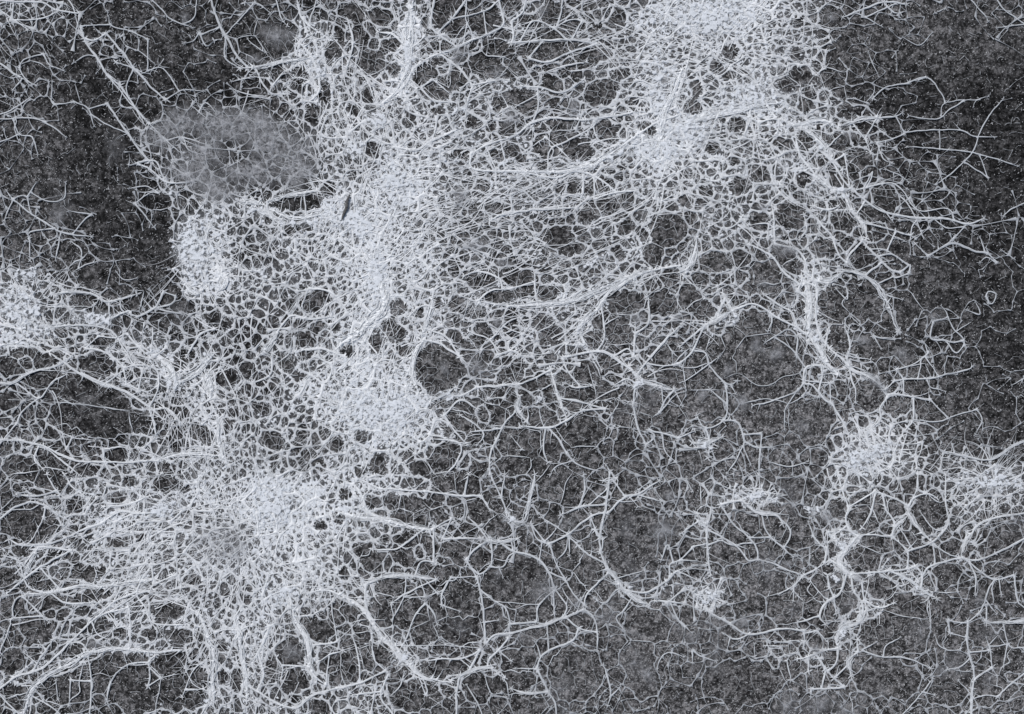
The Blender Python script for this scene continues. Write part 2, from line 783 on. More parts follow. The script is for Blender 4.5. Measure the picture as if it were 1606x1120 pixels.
GAPS = [
((0,0),"430,155,30,22,20 1300,170,95,85,0 1190,280,60,32,0 460,430,90,70,10 300,440,55,50,0 150,330,55,45,0 400,600,0,0,0 610,560,35,35,0 740,210,90,60,20 560,330,60,35,40 650,290,50,25,40 690,520,40,30,0 750,370,35,30,0 1400,330,45,35,0 1300,340,40,30,0 1330,190,40,30,0 1180,230,70,40,30 1120,120,55,45,0 950,350,60,40,0 1430,130,28,22,0 1460,170,25,18,0 1510,430,40,70,-15 1400,400,30,35,0 1460,530,45,55,0 1300,695,28,30,0 1400,850,45,30,0 1340,945,75,35,-8 1450,945,45,40,0 1420,1060,50,25,0 1250,1020,20,15,0 1545,235,40,55,10 1540,880,35,45,0 1350,1080,35,25,0 1590,180,20,30,0 690,860,40,20,0 720,930,60,28,0 760,1030,45,35,0 180,270,30,40,0 190,500,60,35,0 100,590,40,30,0 50,590,30,40,0 1180,390,35,30,0 1240,390,25,30,0 1180,420,30,20,0"),
((533,0),"510,70,80,100,-30 670,100,80,65,10 555,130,50,40,0 150,290,60,65,-20 255,320,40,40,0 240,210,55,40,-30 390,350,58,50,0 445,425,65,42,20 485,395,28,48,40 555,365,42,62,30 735,225,55,42,0 690,310,70,60,0 980,240,80,45,-10 890,225,48,30,0 1000,165,60,22,0 1110,215,38,25,0 880,100,50,32,0 1000,50,65,40,0 1095,120,45,32,0 1170,265,70,38,-10 990,395,50,40,0 735,485,26,45,-5 850,470,75,45,30 1030,560,60,22,0 1220,430,70,60,0 780,600,40,45,0 1080,690,100,50,20 1240,610,75,60,30 940,680,48,60,-20 730,720,42,28,20 540,720,45,25,-30 850,745,30,30,0 670,870,35,35,0 1095,875,36,42,0 1160,880,25,42,0 1230,860,60,38,0 1345,920,40,40,0 735,975,50,32,10 1250,965,52,40,10 1155,1000,50,42,0 1010,1100,70,50,0 1530,1070,80,75,0 415,940,30,42,0 330,560,35,40,0 220,740,32,40,0 150,690,42,40,0 390,640,55,25,10 275,640,28,25,0 840,320,30,20,0 790,360,28,22,0 450,525,30,28,0 60,520,35,30,0 620,570,38,25,0 450,280,50,14,10 590,720,25,35,-40 680,660,28,14,30 800,700,40,40,0 750,160,45,22,0 330,150,0,0,0 60,60,60,35,0 200,70,40,35,0 355,70,25,40,0 100,170,35,28,0 450,100,0,0,0 1300,90,50,50,0 1420,260,0,0,0 1510,425,22,22,0 1370,480,35,25,0 1430,600,60,35,30 140,440,35,40,0 80,400,0,0,0 1310,340,45,25,0 1330,1060,45,40,0 1410,1090,20,35,0"),
((1066,0),"385,25,18,18,0 495,215,22,24,0 540,255,28,30,0 615,235,20,24,0 240,240,45,45,0 560,100,35,28,0 405,170,20,18,0 700,80,40,40,0 710,370,45,45,0 720,290,40,25,40 790,520,52,28,0 860,590,38,35,0 740,650,50,36,0 750,770,38,35,0 800,790,20,40,0 745,845,40,38,0 740,950,45,25,0 880,990,60,35,20 770,1030,72,50,0 1040,1065,38,28,0 510,1000,70,62,0 375,1030,50,50,0 160,1075,30,28,0 370,810,50,42,0 270,870,50,50,0 150,690,45,40,0 590,650,45,40,0 60,500,40,45,0 80,410,28,40,0 500,400,40,30,0 570,350,50,38,0 610,435,24,20,0 215,940,20,30,0 640,390,14,25,0 970,480,70,50,-20 990,590,42,30,0 870,70,38,18,0 20,930,30,30,0 170,310,30,30,0 220,355,25,25,0 310,360,25,28,0 150,370,20,25,0 440,530,45,30,0 270,580,50,35,0 120,890,45,30,0 580,830,35,50,20 680,920,15,20,0 425,595,18,15,0 650,600,25,25,0 590,490,35,30,0 820,430,45,25,0 740,430,20,25,0 480,670,40,30,0 250,740,30,30,0 830,740,50,40,0 820,910,25,20,0 960,940,60,35,30"),
((0,372),"465,355,45,42,0 390,290,52,30,0 610,305,40,28,0 690,325,20,20,0 790,260,60,35,0 870,320,45,28,0 465,485,50,28,0 525,525,42,22,10 465,595,85,62,10 230,565,70,32,-10 200,670,60,32,0 410,730,180,50,12 430,850,180,60,5 660,630,68,22,0 660,685,62,22,0 665,870,60,50,0 945,920,68,50,30 950,990,30,20,0 1055,660,55,48,0 1300,550,20,22,0 1425,485,48,30,0 1480,300,80,50,-20 1560,320,28,50,-20 1465,150,22,18,0 1490,410,35,18,0 995,370,35,25,0 1060,400,28,25,0 870,550,45,38,0 1100,570,24,20,0 1220,800,42,22,20 350,880,70,45,0 240,1010,80,45,25 540,1010,48,40,0 100,1060,65,50,0 600,520,30,28,0 750,810,38,30,0 1270,950,60,48,0 1380,990,20,22,0 1285,1030,22,20,0 1150,950,18,20,0 1500,1065,30,28,0 410,1085,50,22,0 1570,970,32,40,0 815,460,28,16,0 1000,430,30,22,0 40,600,50,40,0 30,760,50,45,0 830,600,30,30,0 940,650,20,35,0 1160,610,25,30,0 1340,600,45,35,0 1390,650,35,40,0 1560,410,35,30,0 1210,660,25,22,0 1330,710,30,22,0 1060,880,30,40,0 620,180,60,35,0 430,170,70,50,0 300,60,60,40,0 770,1070,30,25,0 110,540,60,25,0 730,870,22,40,0 1430,545,35,30,0 860,680,25,20,0 850,820,35,30,0 1190,860,20,18,0 1410,930,25,25,0 1460,620,0,0,0 620,1085,60,22,0 870,930,0,0,0 120,1110,40,30,0 30,980,25,30,0"),
((533,372),"460,610,105,125,-10 250,430,78,45,35 165,490,38,68,0 305,530,45,32,0 450,470,38,14,10 560,480,72,28,35 660,455,45,40,0 730,275,80,28,0 830,195,70,42,0 650,195,68,35,0 870,250,42,28,0 985,262,60,40,-20 1010,20,50,28,0 800,400,28,38,20 930,390,38,40,0 805,345,25,22,0 655,345,20,16,0 820,450,32,25,0 1140,335,25,18,-30 815,490,30,18,0 885,450,12,15,0 410,450,16,18,0 1330,290,80,50,0 1190,475,40,42,0 1205,380,26,40,0 1305,440,62,70,0 1500,310,62,60,0 1540,190,48,38,0 1490,550,60,40,-20 1260,590,60,42,25 1140,620,50,42,0 1050,650,30,25,0 930,675,60,38,-15 840,600,32,50,0 780,568,28,20,0 770,640,30,25,0 1120,735,62,26,0 1085,785,35,22,0 1180,800,50,14,0 990,730,42,30,0 750,740,25,22,-30 785,755,24,14,-20 585,785,45,26,0 580,870,88,42,25 855,840,20,25,0 905,845,28,35,0 970,830,25,22,0 730,840,25,40,0 700,930,30,35,0 640,950,30,28,0 820,840,38,40,0 830,960,92,60,0 1000,970,48,60,-10 1130,900,105,60,0 1140,1030,58,45,0 1455,760,50,62,0 1330,725,30,22,0 1320,830,42,50,0 1540,860,65,60,0 490,1020,70,60,0 110,930,50,42,0 180,1060,50,48,0 40,340,35,30,0 270,320,50,45,0 450,310,25,38,0 1460,80,38,38,0 1300,70,25,35,0 450,120,30,18,0 350,155,28,18,0 540,310,45,42,0 610,360,25,14,0 820,1070,60,45,0 1550,660,50,40,0 1570,500,35,30,0 40,530,40,40,0 920,470,25,22,0 980,460,45,32,0 1080,60,45,25,0 1130,130,0,0,0 165,20,32,25,0 500,240,0,0,0 420,240,35,20,0 1300,520,50,18,10 1430,430,28,30,0 1420,640,0,0,0 1240,720,35,25,0 370,350,25,35,0 230,500,20,40,0 120,400,0,0,0 305,690,35,25,0 250,630,25,22,0 140,590,25,35,0 1260,790,28,18,0 690,700,22,25,0 210,990,30,20,0 1330,960,50,60,0 900,1080,50,35,0 700,1000,0,0,0 1410,870,30,30,0 100,1090,35,30,0 370,1080,35,30,0 430,1000,25,30,0 640,1080,40,40,0 400,760,50,18,10 500,890,35,30,0 320,1010,25,25,0"),
((1066,372),"165,115,65,42,0 100,195,30,25,0 45,270,42,40,0 110,340,58,42,0 300,100,25,25,0 410,170,60,42,0 420,250,48,32,0 575,225,17,28,0 540,140,35,30,0 330,245,20,18,0 490,70,40,38,0 860,80,60,50,0 720,310,78,82,0 860,300,90,82,0 740,480,50,58,0 350,395,75,48,0 470,410,35,28,0 100,475,22,38,0 75,570,42,35,0 170,510,30,32,0 400,570,150,100,0 400,700,160,60,0 100,650,70,50,0 110,790,90,60,0 620,850,95,90,0 640,625,22,20,0 880,520,80,45,0 1020,790,48,42,0 1170,800,78,55,0 1110,630,30,28,0 1200,595,30,25,0 1285,510,25,18,0 1210,420,38,30,0 985,50,50,28,0 680,50,60,45,0 960,205,30,25,0 390,840,110,80,0 250,480,40,40,0 530,500,35,35,0 1200,230,130,100,0 1060,320,60,70,0 570,330,28,45,0 1480,230,60,80,0 880,740,60,60,0 620,400,14,30,0 480,560,60,40,0 730,580,45,30,10 90,100,0,0,0 1080,560,50,30,0 1500,520,80,60,0 1480,800,70,80,0 240,570,40,50,0 260,380,0,0,0 510,370,30,22,0 1110,690,45,25,0 170,930,0,0,0 240,900,30,35,0 340,1040,25,40,0 50,1050,50,50,0"),
((0,744),"150,235,125,80,-5 240,35,65,45,0 110,360,28,22,0 250,390,80,30,-30 30,470,38,38,0 50,620,48,45,0 175,470,38,28,0 255,595,58,36,0 460,560,80,35,-5 200,520,55,22,0 180,730,75,60,0 330,820,60,35,-10 510,880,70,50,0 640,855,45,22,0 280,1000,95,55,-15 620,1000,115,100,0 850,1030,110,65,0 940,950,38,45,0 800,870,70,38,-15 790,640,88,50,-10 740,420,40,30,0 480,250,22,22,0 1160,145,25,25,0 1490,235,38,33,0 1360,830,70,60,0 1310,730,30,22,0 1260,900,30,60,10 1480,720,75,50,25 1530,870,48,60,0 1580,630,40,50,0 1380,965,58,55,0 1490,1090,60,45,0 840,750,70,38,0 565,740,42,25,0 1150,580,32,25,0 550,320,60,32,0 1020,425,40,20,0 110,140,60,22,0 30,80,30,40,0 350,140,40,40,0 550,115,35,25,0 770,50,60,45,0 610,30,40,28,0 400,460,50,40,0 250,260,40,25,-30 60,880,50,40,0 70,1000,50,25,0 380,1000,38,60,0 490,700,30,35,0 700,740,35,30,0 1030,800,30,25,0 1040,940,30,40,0 1110,950,25,40,0 1240,820,20,35,0 900,490,45,30,0 660,300,30,25,0 1580,200,35,40,0 1450,150,25,30,0 1390,400,30,20,0 340,590,30,25,0 90,1060,40,30,0 210,1090,40,25,0 470,450,30,30,0 320,380,50,25,0 380,720,35,20,-20 470,980,30,45,0 1560,960,30,35,0 870,60,25,25,0 1270,510,30,30,0 1530,420,35,30,0"),
((533,744),"250,520,90,38,10 200,640,50,75,20 320,640,80,70,0 560,590,80,90,0 560,720,90,60,0 380,750,50,50,0 490,900,110,32,-5 820,500,150,110,0 720,690,55,60,0 1025,600,28,48,0 960,620,35,50,0 1110,685,60,38,0 830,870,70,50,0 830,180,32,28,0 1015,340,45,42,0 905,200,32,32,0 930,265,38,25,30 1100,210,45,30,0 1350,300,120,170,0 660,385,45,42,0 740,250,50,25,0 755,365,38,30,0 650,180,45,45,0 155,130,42,42,0 295,205,45,32,0 380,215,25,32,0 150,60,38,22,0 30,90,35,35,0 105,345,45,32,0 155,400,50,48,0 400,430,40,25,0 420,330,32,42,0 320,300,50,40,0 540,350,60,45,0 60,890,40,70,0 130,860,30,50,0 200,840,42,50,0 50,640,48,42,0 1160,440,55,70,0 1180,320,38,30,0 350,1040,105,60,0 640,1000,60,50,0 830,960,70,40,0 1090,930,110,120,0 1000,40,60,60,0 730,110,50,45,0 1000,840,60,40,0 880,1080,70,40,0 1430,700,100,70,0 1400,900,70,120,0 1080,80,30,50,0 590,40,60,50,0 300,380,50,40,0 480,460,60,25,0 1080,380,50,60,0 1090,530,35,45,0 1240,540,35,35,0 1300,600,35,30,0 1180,590,25,25,0 870,650,40,45,0 330,130,50,40,0 440,110,30,40,0 40,40,0,0,0 240,120,40,30,0 510,40,50,30,0 470,620,50,45,0 1290,60,30,30,0 1340,60,60,50,0 620,830,30,18,0 730,980,50,40,0 1190,140,30,30,0 20,460,30,30,0 100,760,30,30,0 30,780,25,30,0 90,720,25,20,0 470,200,30,30,0"),
((1066,744),"840,200,60,62,0 1010,150,42,42,0 1165,190,82,80,0 850,395,78,48,0 718,355,27,24,0 725,500,32,36,0 790,510,18,30,0 780,600,42,42,0 700,710,24,28,0 640,950,32,34,0 760,935,30,36,0 710,860,24,22,0 765,850,24,28,0 715,910,18,14,0 805,795,16,12,0 1130,380,62,42,0 1000,740,150,90,0 690,440,25,28,0 650,530,48,48,20 590,540,38,42,0 430,230,60,60,0 330,230,40,50,-40 560,270,60,70,0 130,180,20,20,0 145,285,22,20,0 270,290,55,35,30 230,370,80,40,10 400,350,60,40,0 1510,550,48,50,0 1400,750,45,55,0 1290,760,45,45,0 1430,560,30,40,0 920,325,60,28,0 520,740,50,28,0 620,640,50,50,0 1090,50,50,40,0 940,130,35,50,0 1040,310,30,30,0 1500,330,90,60,-20 1480,850,50,60,0 1500,1000,50,40,0 1260,1000,80,80,0 970,960,140,80,0 300,970,170,100,0 500,620,80,60,0 1290,350,60,40,0 1250,480,50,40,0 1230,620,60,40,0 1560,740,40,50,0 1190,130,35,50,0 840,130,40,30,0 50,370,50,60,0 420,500,70,50,0 1060,620,90,50,0 440,160,45,30,0 740,160,60,60,0 80,100,45,50,0 650,990,0,0,0 930,530,50,40,0 640,380,30,30,0 1440,1000,60,50,0 1550,880,50,45,0 1300,870,50,30,0 200,640,35,28,0 700,660,20,20,0 530,900,60,40,0"),
]

# ------------------------------------------------------------------ maps of how thick the growth is (read off the photograph, 50 mm squares)
COVER = """
433322233445653454567899874332232
425432233765754544567888774211111
432542135776754655567888774211111
322453344677666654668978875431111
321254455677776665679977765433221
221146555677876666767776665323321
332136887688876665666666656443321
232216977899975665666565554433 22
443214988889886656665554464341111
885433788789876556644555463232221
876566777688776665654444464222221
454668777899834566555433355433221
442367877999945655554333244443211
553356878899985445443443236764211
555566887788755444334543338975532
456677889987665544444465346545676
356778778986655444433443346445533
566777877875554433433443356544433
445667888765433334445663464653 33
445667887555433434433333444643333
455555776555644533333333 562233333
544335775556545444433333 344333343
54434577666653343333332222 3333443
"""
rows = [r.replace(' ', '') for r in COVER.strip().split('\n')]
nc = 33
CM = np.array([[int(ch) for ch in (r + '3' * nc)[:nc]] for r in rows], float) / 9.0
CM[0:4, 0:2] += .12; CM[0:2, 0:7] += .07; CM[6:9, 0:3] += .06; CM[12:23, 14:33] -= .045; CM[6:15, 5:11] -= .10; CM[15:19, 5:9] -= .05; CM[0:5, 20:25] -= .08; CM[0:5, 25] -= .12; CM[18:23, 6:8] -= .16; CM[5:15, 5:13] -= .045; CM[12:15, 9:12] -= .05; CM[14:16, 26:28] += .05
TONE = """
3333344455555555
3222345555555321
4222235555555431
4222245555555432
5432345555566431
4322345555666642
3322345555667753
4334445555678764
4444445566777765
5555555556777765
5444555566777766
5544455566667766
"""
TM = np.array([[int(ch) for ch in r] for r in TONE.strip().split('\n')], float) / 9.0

def sample(M, x, y, cw, ch):
    u = np.clip(np.asarray(x, float) / cw - .5, 0, M.shape[1] - 1.001)
    v = np.clip(np.asarray(y, float) / ch - .5, 0, M.shape[0] - 1.001)
    i = u.astype(int); j = v.astype(int)
    fu = u - i; fv = v - j
    fu = fu * fu * (3 - 2 * fu); fv = fv * fv * (3 - 2 * fv)
    return (M[j, i] * (1 - fu) + M[j, i + 1] * fu) * (1 - fv) + (M[j + 1, i] * (1 - fu) + M[j + 1, i + 1] * fu) * fv

LAT = RNG.random((8, 256, 256))
def noise(x, y, scale, k=0):
    u = np.asarray(x, float) / scale + 37.3 + 11 * k; v = np.asarray(y, float) / scale + 71.7 + 5 * k
    i = np.floor(u).astype(int); j = np.floor(v).astype(int)
    fu = u - i; fv = v - j
    fu = fu * fu * (3 - 2 * fu); fv = fv * fv * (3 - 2 * fv)
    L = LAT[k % 8]
    a = L[j % 256, i % 256]; b = L[j % 256, (i + 1) % 256]; c = L[(j + 1) % 256, i % 256]; d = L[(j + 1) % 256, (i + 1) % 256]
    return (a * (1 - fu) + b * fu) * (1 - fv) + (c * (1 - fu) + d * fu) * fv

def ell(x, y, e):
    cx, cy, rx, ry, a = e[:5]
    a = math.radians(a); dx = x - cx; dy = y - cy
    u = dx * math.cos(a) + dy * math.sin(a); v = -dx * math.sin(a) + dy * math.cos(a)
    return np.sqrt((u / rx) ** 2 + (v / ry) ** 2)

# patches where the growth is locally thicker or thinner: cx, cy, rx, ry, degrees, value, edge softness
PATCH = [
    (318, 402, 44, 70, -8, .88, .3), (240, 400, 30, 62, 8, .02, .25), (50, 480, 76, 56, 0, .64, .8), (590, 642, 96, 52, 8, .97, .3),
    (1374, 706, 62, 34, -6, .80, .7), (1560, 765, 62, 34, -15, .72, .5), (555, 345, 62, 55, 0, .92, .3), (592, 440, 22, 85, 0, 1.0, .3),
    (1040, 238, 45, 26, -20, 1.0, .3), (1110, 25, 110, 34, -5, .98, .3), (1030, 130, 26, 90, 0, .92, .3), (1112, 938, 26, 15, -15, .85, .6),
    (1190, 778, 34, 15, 0, .8, .6), (425, 800, 55, 50, -30, .97, .3), (640, 285, 45, 42, 0, .95, .3), (640, 90, 18, 80, 5, .9, .3),
    (500, 90, 28, 70, -20, .8, .3), (250, 30, 120, 26, 0, .16, .3), (230, 130, 40, 50, -20, .2, .3), (145, 235, 90, 60, 50, .06, .3),
    (130, 300, 80, 60, 0, .08, .3), (345, 222, 110, 55, 10, .45, .7), (1500, 130, 110, 110, 0, .05, .25), (1560, 250, 70, 70, 0, .08, .3),
    (1500, 430, 100, 55, 0, .04, .25), (1585, 560, 50, 120, 0, .06, .3), (1540, 640, 70, 60, 0, .12, .3), (350, 850, 52, 42, 0, .78, .3),
    (175, 200, 0.1, 0.1, 0, 0, .1), (1200, 560, 60, 50, 0, .1, .4), (150, 640, 60, 36, 12, .1, .3), (120, 92, 40, 30, 20, .1, .3),
    (310, 105, 60, 45, 0, .14, .3), (1350, 60, 50, 50, 0, .2, .4), (1420, 900, 60, 18, 20, .55, .5), (610, 1050, 30, 24, 0, .3, .3),
    (1330, 985, 22, 60, 0, .45, .4), (20, 500, 40, 60, 0, .9, .3), (1110, 120, 100, 60, 0, .78, .5), (280, 265, 50, 18, 25, .6, .3),
    (40, 100, 60, 60, 0, .35, .4), (100, 410, 60, 20, 0, .35, .3), (700, 400, 0.1, 0.1, 0, 0, .1),
]

NEAR = np.zeros((int(1240 / 4), int(1726 / 4)))
def cover(x, y):
    c = sample(CM, x, y, 50.0, 50.0)
    c = c + .16 * (noise(x, y, 42, 1) - .5) + .14 * (noise(x, y, 18, 2) - .5)
    for p in PATCH:
        r = ell(x, y, p) + .35 * (noise(x, y, 16, 3) - .5)
        w = np.clip((1 + p[6] - r) / (2 * p[6]), 0, 1)
        w = w * w * (3 - 2 * w)
        c = c * (1 - w) + p[5] * w
    c = c - .04
    c = c + .14 * sample(NEAR, np.asarray(x) + 60, np.asarray(y) + 60, 4.0, 4.0)
    return np.clip(c, .02, 1)

# which way the strands run: x, y, degrees clockwise from the right, stretch
FLOW = [(850, 280, -20, 1.5), (750, 450, -5, 1.35), (150, 900, -25, 1.6), (80, 1000, -35, 1.6), (400, 1030, 82, 1.6), (180, 200, 55, 1.6),
        (520, 120, 70, 1.3), (1000, 60, -5, 1.4), (1280, 500, 75, 1.4), (1450, 210, 5, 1.7), (600, 540, -60, 1.25), (1330, 950, 85, 1.3),
        (1300, 250, 50, 1.35), (870, 600, 0, 1.3), (640, 1000, 45, 1.3), (1350, 350, 25, 1.4), (1100, 180, -10, 1.3), (960, 460, -35, 1.4),
        (130, 560, 25, 1.35), (250, 620, 70, 1.2), (1000, 640, 50, 1.2), (1550, 900, -30, 1.4)]

def metric(x, y):
    a = np.ones_like(x) * .35; b = np.zeros_like(x); d = np.ones_like(x) * .35; s = np.ones_like(x) * .35
    for fx, fy, deg, k in FLOW:
        w = np.exp(-((x - fx) ** 2 + (y - fy) ** 2) / (2 * 110.0 ** 2))
        t = math.radians(deg); c, q = math.cos(t), math.sin(t)
        l1, l2 = 1 / k, k
        a += w * (l1 * c * c + l2 * q * q); d += w * (l1 * q * q + l2 * c * c); b += w * (l1 - l2) * c * q; s += w
    return a / s, b / s, d / s

# ------------------------------------------------------------------ gaps and strands in millimetres
K = 540.0 / 1606.0
gaps = []
for (x0, y0), txt in GAPS:
    for g in txt.split():
        cx, cy, rx, ry, a = [float(v) for v in g.split(',')]
        if rx <= 0: continue
        gaps.append((x0 + cx * K, y0 + cy * K, rx * K, ry * K, a))
gaps.sort(key=lambda g: -g[2] * g[3])
gc_ = cover(np.array([g[0] for g in gaps]), np.array([g[1] for g in gaps]))
gaps = [(g[0], g[1], g[2] * (.85 if c_ > .58 else 1), g[3] * (.85 if c_ > .58 else 1), g[4]) for g, c_ in zip(gaps, gc_) if not (c_ > .6 and min(g[2], g[3]) < 7.5) and not (c_ > .75 and min(g[2], g[3]) < 11)]
strands = []
for (x0, y0), txt in WINDOWS:
    for ln in txt.strip().split('\n'):
        w, pts = ln.split(':')
        P = np.array([[float(v) for v in q.split(',')] for q in pts.split()])
        P = P * K + np.array([x0, y0])
        # strands that reach the edge of view run on past it
        for e, f in ((0, 1), (-1, -2)):
            q = P[e]
            if q[0] < 5 or q[0] > 1600 or q[1] < 4 or q[1] > 1115:
                dv = (P[e] - P[f]); dv = dv / (np.linalg.norm(dv) + 1e-6) * 55
                P = np.vstack([P[e] + dv, P]) if e == 0 else np.vstack([P, P[e] + dv])
        strands.append((float(w), P))

# strands that end close to another strand grow into it
JOIN = []
for i_, (w, P) in enumerate(strands):
    fl_ = [False, False]
    for e, sl_ in ((0, 0), (1, -1)):
        q = P[sl_]; best = 11.0; tgt = None
        if w >= 7: continue
        for j_, (w2, P2) in enumerate(strands):
            if i_ == j_: continue
            A_ = P2[:-1]; D_ = P2[1:] - A_
            t_ = np.clip(((q - A_) * D_).sum(1) / ((D_ ** 2).sum(1) + 1e-9), 0, 1)
            C_ = A_ + D_ * t_[:, None]; d_ = np.linalg.norm(C_ - q, axis=1); m_ = d_.argmin()
            if d_[m_] < best: best = d_[m_]; tgt = C_[m_]
        if tgt is not None:
            P[sl_] = tgt; fl_[e] = True
    JOIN.append(fl_)

yy, xx = np.mgrid[0:NEAR.shape[0], 0:NEAR.shape[1]]
xx = xx * 4.0 + 2 - 60; yy = yy * 4.0 + 2 - 60
for w, P in strands:
    if w < 6: continue
    sg = w * (1.0 if w < 7 else 1.35)
    for q in range(len(P) - 1):
        n_ = max(1, int(np.linalg.norm(P[q + 1] - P[q]) / 6))
        for t in np.arange(n_) / n_:
            px, py = P[q] + (P[q + 1] - P[q]) * t
            i0, i1 = int((px + 60 - 30) / 4), int((px + 60 + 30) / 4); j0, j1 = int((py + 60 - 30) / 4), int((py + 60 + 30) / 4)
            i0, j0 = max(i0, 0), max(j0, 0)
            b_ = NEAR[j0:j1, i0:i1]
            g_ = np.exp(-((xx[j0:j1, i0:i1] - px) ** 2 + (yy[j0:j1, i0:i1] - py) ** 2) / (sg * sg)) * (.55 if w < 7 else 1.0)
            np.maximum(b_, g_, out=b_)

# ------------------------------------------------------------------ nets: cells of varying size, seen as the bisectors between seeds
def scatter(spacing, n_try, inside=None, rmin=6.0, margin=45):
    B = 10.0
    gw = int((W + 2 * margin) / B) + 2; gh = int((H + 2 * margin) / B) + 2
    grid = [[] for _ in range(gw * gh)]
    X = RNG.random(n_try) * (W + 2 * margin) - margin; Y = RNG.random(n_try) * (H + 2 * margin) - margin
    R = spacing(X, Y)
    out = []
    for x, y, r in zip(X.tolist(), Y.tolist(), R.tolist()):
        i = int((x + margin) / B); j = int((y + margin) / B); n = int(r / B) + 1
        ok = True; r2 = r * r
        for jj in range(max(0, j - n), min(gh, j + n + 1)):
            for ii in range(max(0, i - n), min(gw, i + n + 1)):
                for (px, py) in grid[jj * gw + ii]:
                    if (px - x) ** 2 + (py - y) ** 2 < r2:
                        ok = False; break
                if not ok: break
            if not ok: break
        if ok:
            grid[j * gw + i].append((x, y)); out.append((x, y))
    return np.array(out)

def with_gaps(pts, gl, spacing):
    ids = np.arange(len(pts))
    keep = np.ones(len(pts), bool)
    extra = []; eid = []
    for k, g in enumerate(gl):
        s = float(spacing(np.array([g[0]]), np.array([g[1]]))[0])
        s = min(s, 14.0)
        grow = 1 + (.45 * s) / max(min(g[2], g[3]), 1)
        keep &= ~(ell(pts[:, 0], pts[:, 1], g) < grow)
        rx = max(g[2] - .4 * s, g[2] * .45); ry = max(g[3] - .4 * s, g[3] * .45)
        n = max(5, int(2 * math.pi * math.sqrt((rx * rx + ry * ry) / 2) / (s * .9)))
        a = math.radians(g[4]); ph = random.random() * 6
        wob = random.random() * 6
        for q in range(n):
            t = ph + 2 * math.pi * q / n
            f = 1 + .07 * math.sin(3 * t + wob) + .05 * math.sin(5 * t + 2 * wob)
            u = rx * f * math.cos(t); v = ry * f * math.sin(t)
            extra.append((g[0] + u * math.cos(a) - v * math.sin(a), g[1] + u * math.sin(a) + v * math.cos(a))); eid.append((k, 10 ** 6 + k))
    E_ = np.array(extra)
    ke = np.ones(len(E_), bool); kk = np.array([e[0] for e in eid])
    for k, g in enumerate(gl):
        ke &= ~((ell(E_[:, 0], E_[:, 1], g) < .98) & (kk > k))
    P = np.vstack([pts[keep], E_[ke]])
    I = np.concatenate([ids[keep], np.array([e[1] for e in eid])[ke]])
    return P, I

WALLS = []
def net(P, ids, nk=16):
    n = len(P)
    kd = KDTree(n)
    for i, (x, y) in enumerate(P): kd.insert((x, y, 0), i)
    kd.balance()
    N = np.zeros((n, nk), int)
    for i, (x, y) in enumerate(P.tolist()):
        N[i] = [q[1] for q in kd.find_n((x, y, 0), nk + 1)][1:]
    a, b, d = metric(P[:, 0], P[:, 1])
    D = P[N] - P[:, None, :]                       # n, k, 2
    am = (a[:, None] + a[N]) / 2; bm = (b[:, None] + b[N]) / 2; dm = (d[:, None] + d[N]) / 2
    G = np.stack([am * D[..., 0] + bm * D[..., 1], bm * D[..., 0] + dm * D[..., 1]], -1)   # bisector normal
    C = .5 * (G * D).sum(-1)                       # G . (x - pi) <= C
    # the line of bisector j:  x = m + t*u
    U = np.stack([-G[..., 1], G[..., 0]], -1); U /= np.linalg.norm(U, axis=-1, keepdims=True) + 1e-9
    Mid = .5 * D
    t0 = np.full((n, nk), -60.0); t1 = np.full((n, nk), 60.0)
    for k in range(nk):
        g = G[:, k:k + 1, :]; c = C[:, k:k + 1]
        den = (g * U).sum(-1); num = c - (g * Mid).sum(-1)
        same = np.zeros((n, nk), bool); same[:, k] = True
        with np.errstate(divide='ignore', invalid='ignore'):
            t = num / den
        pos = (den > 1e-9) & ~same; neg = (den < -1e-9) & ~same
        t1 = np.where(pos, np.minimum(t1, t), t1); t0 = np.where(neg, np.maximum(t0, t), t0)
    ok = (t1 - t0 > .3) & (np.arange(n)[:, None] < N) & (ids[:, None] != ids[N]) & (t1 < 59) & (t0 > -59)
    base = P[:, None, :] + Mid
    A = (base + U * t0[..., None])[ok]; Bp = (base + U * t1[..., None])[ok]
    rim = ((ids[:, None] >= 10 ** 6) | (ids[N] >= 10 ** 6))[ok]
    ia = (ids[:, None] + 0 * N)[ok]; ib = ids[N][ok]
    both = (ia >= 10 ** 6) & (ib >= 10 ** 6)
    walls = {}
    for a_, b_, p_, q_ in zip(np.minimum(ia, ib)[both].tolist(), np.maximum(ia, ib)[both].tolist(), A[both].tolist(), Bp[both].tolist()):
        walls.setdefault((a_, b_), []).extend((p_, q_))
    WALLS[:] = [np.array(v) for v in walls.values()]
    return A[~both], Bp[~both], rim[~both]

def warp(P):
    x, y = P[:, 0], P[:, 1]
    return np.stack([x + 5.0 * (noise(x, y, 26, 4) - .5) + 1.3 * (noise(x, y, 9, 6) - .5), y + 5.0 * (noise(x, y, 26, 5) - .5) + 1.3 * (noise(x, y, 9, 7) - .5)], -1)

def wx(x): return (x - W / 2) / 1000.0
def wy(y): return (H / 2 - y) / 1000.0

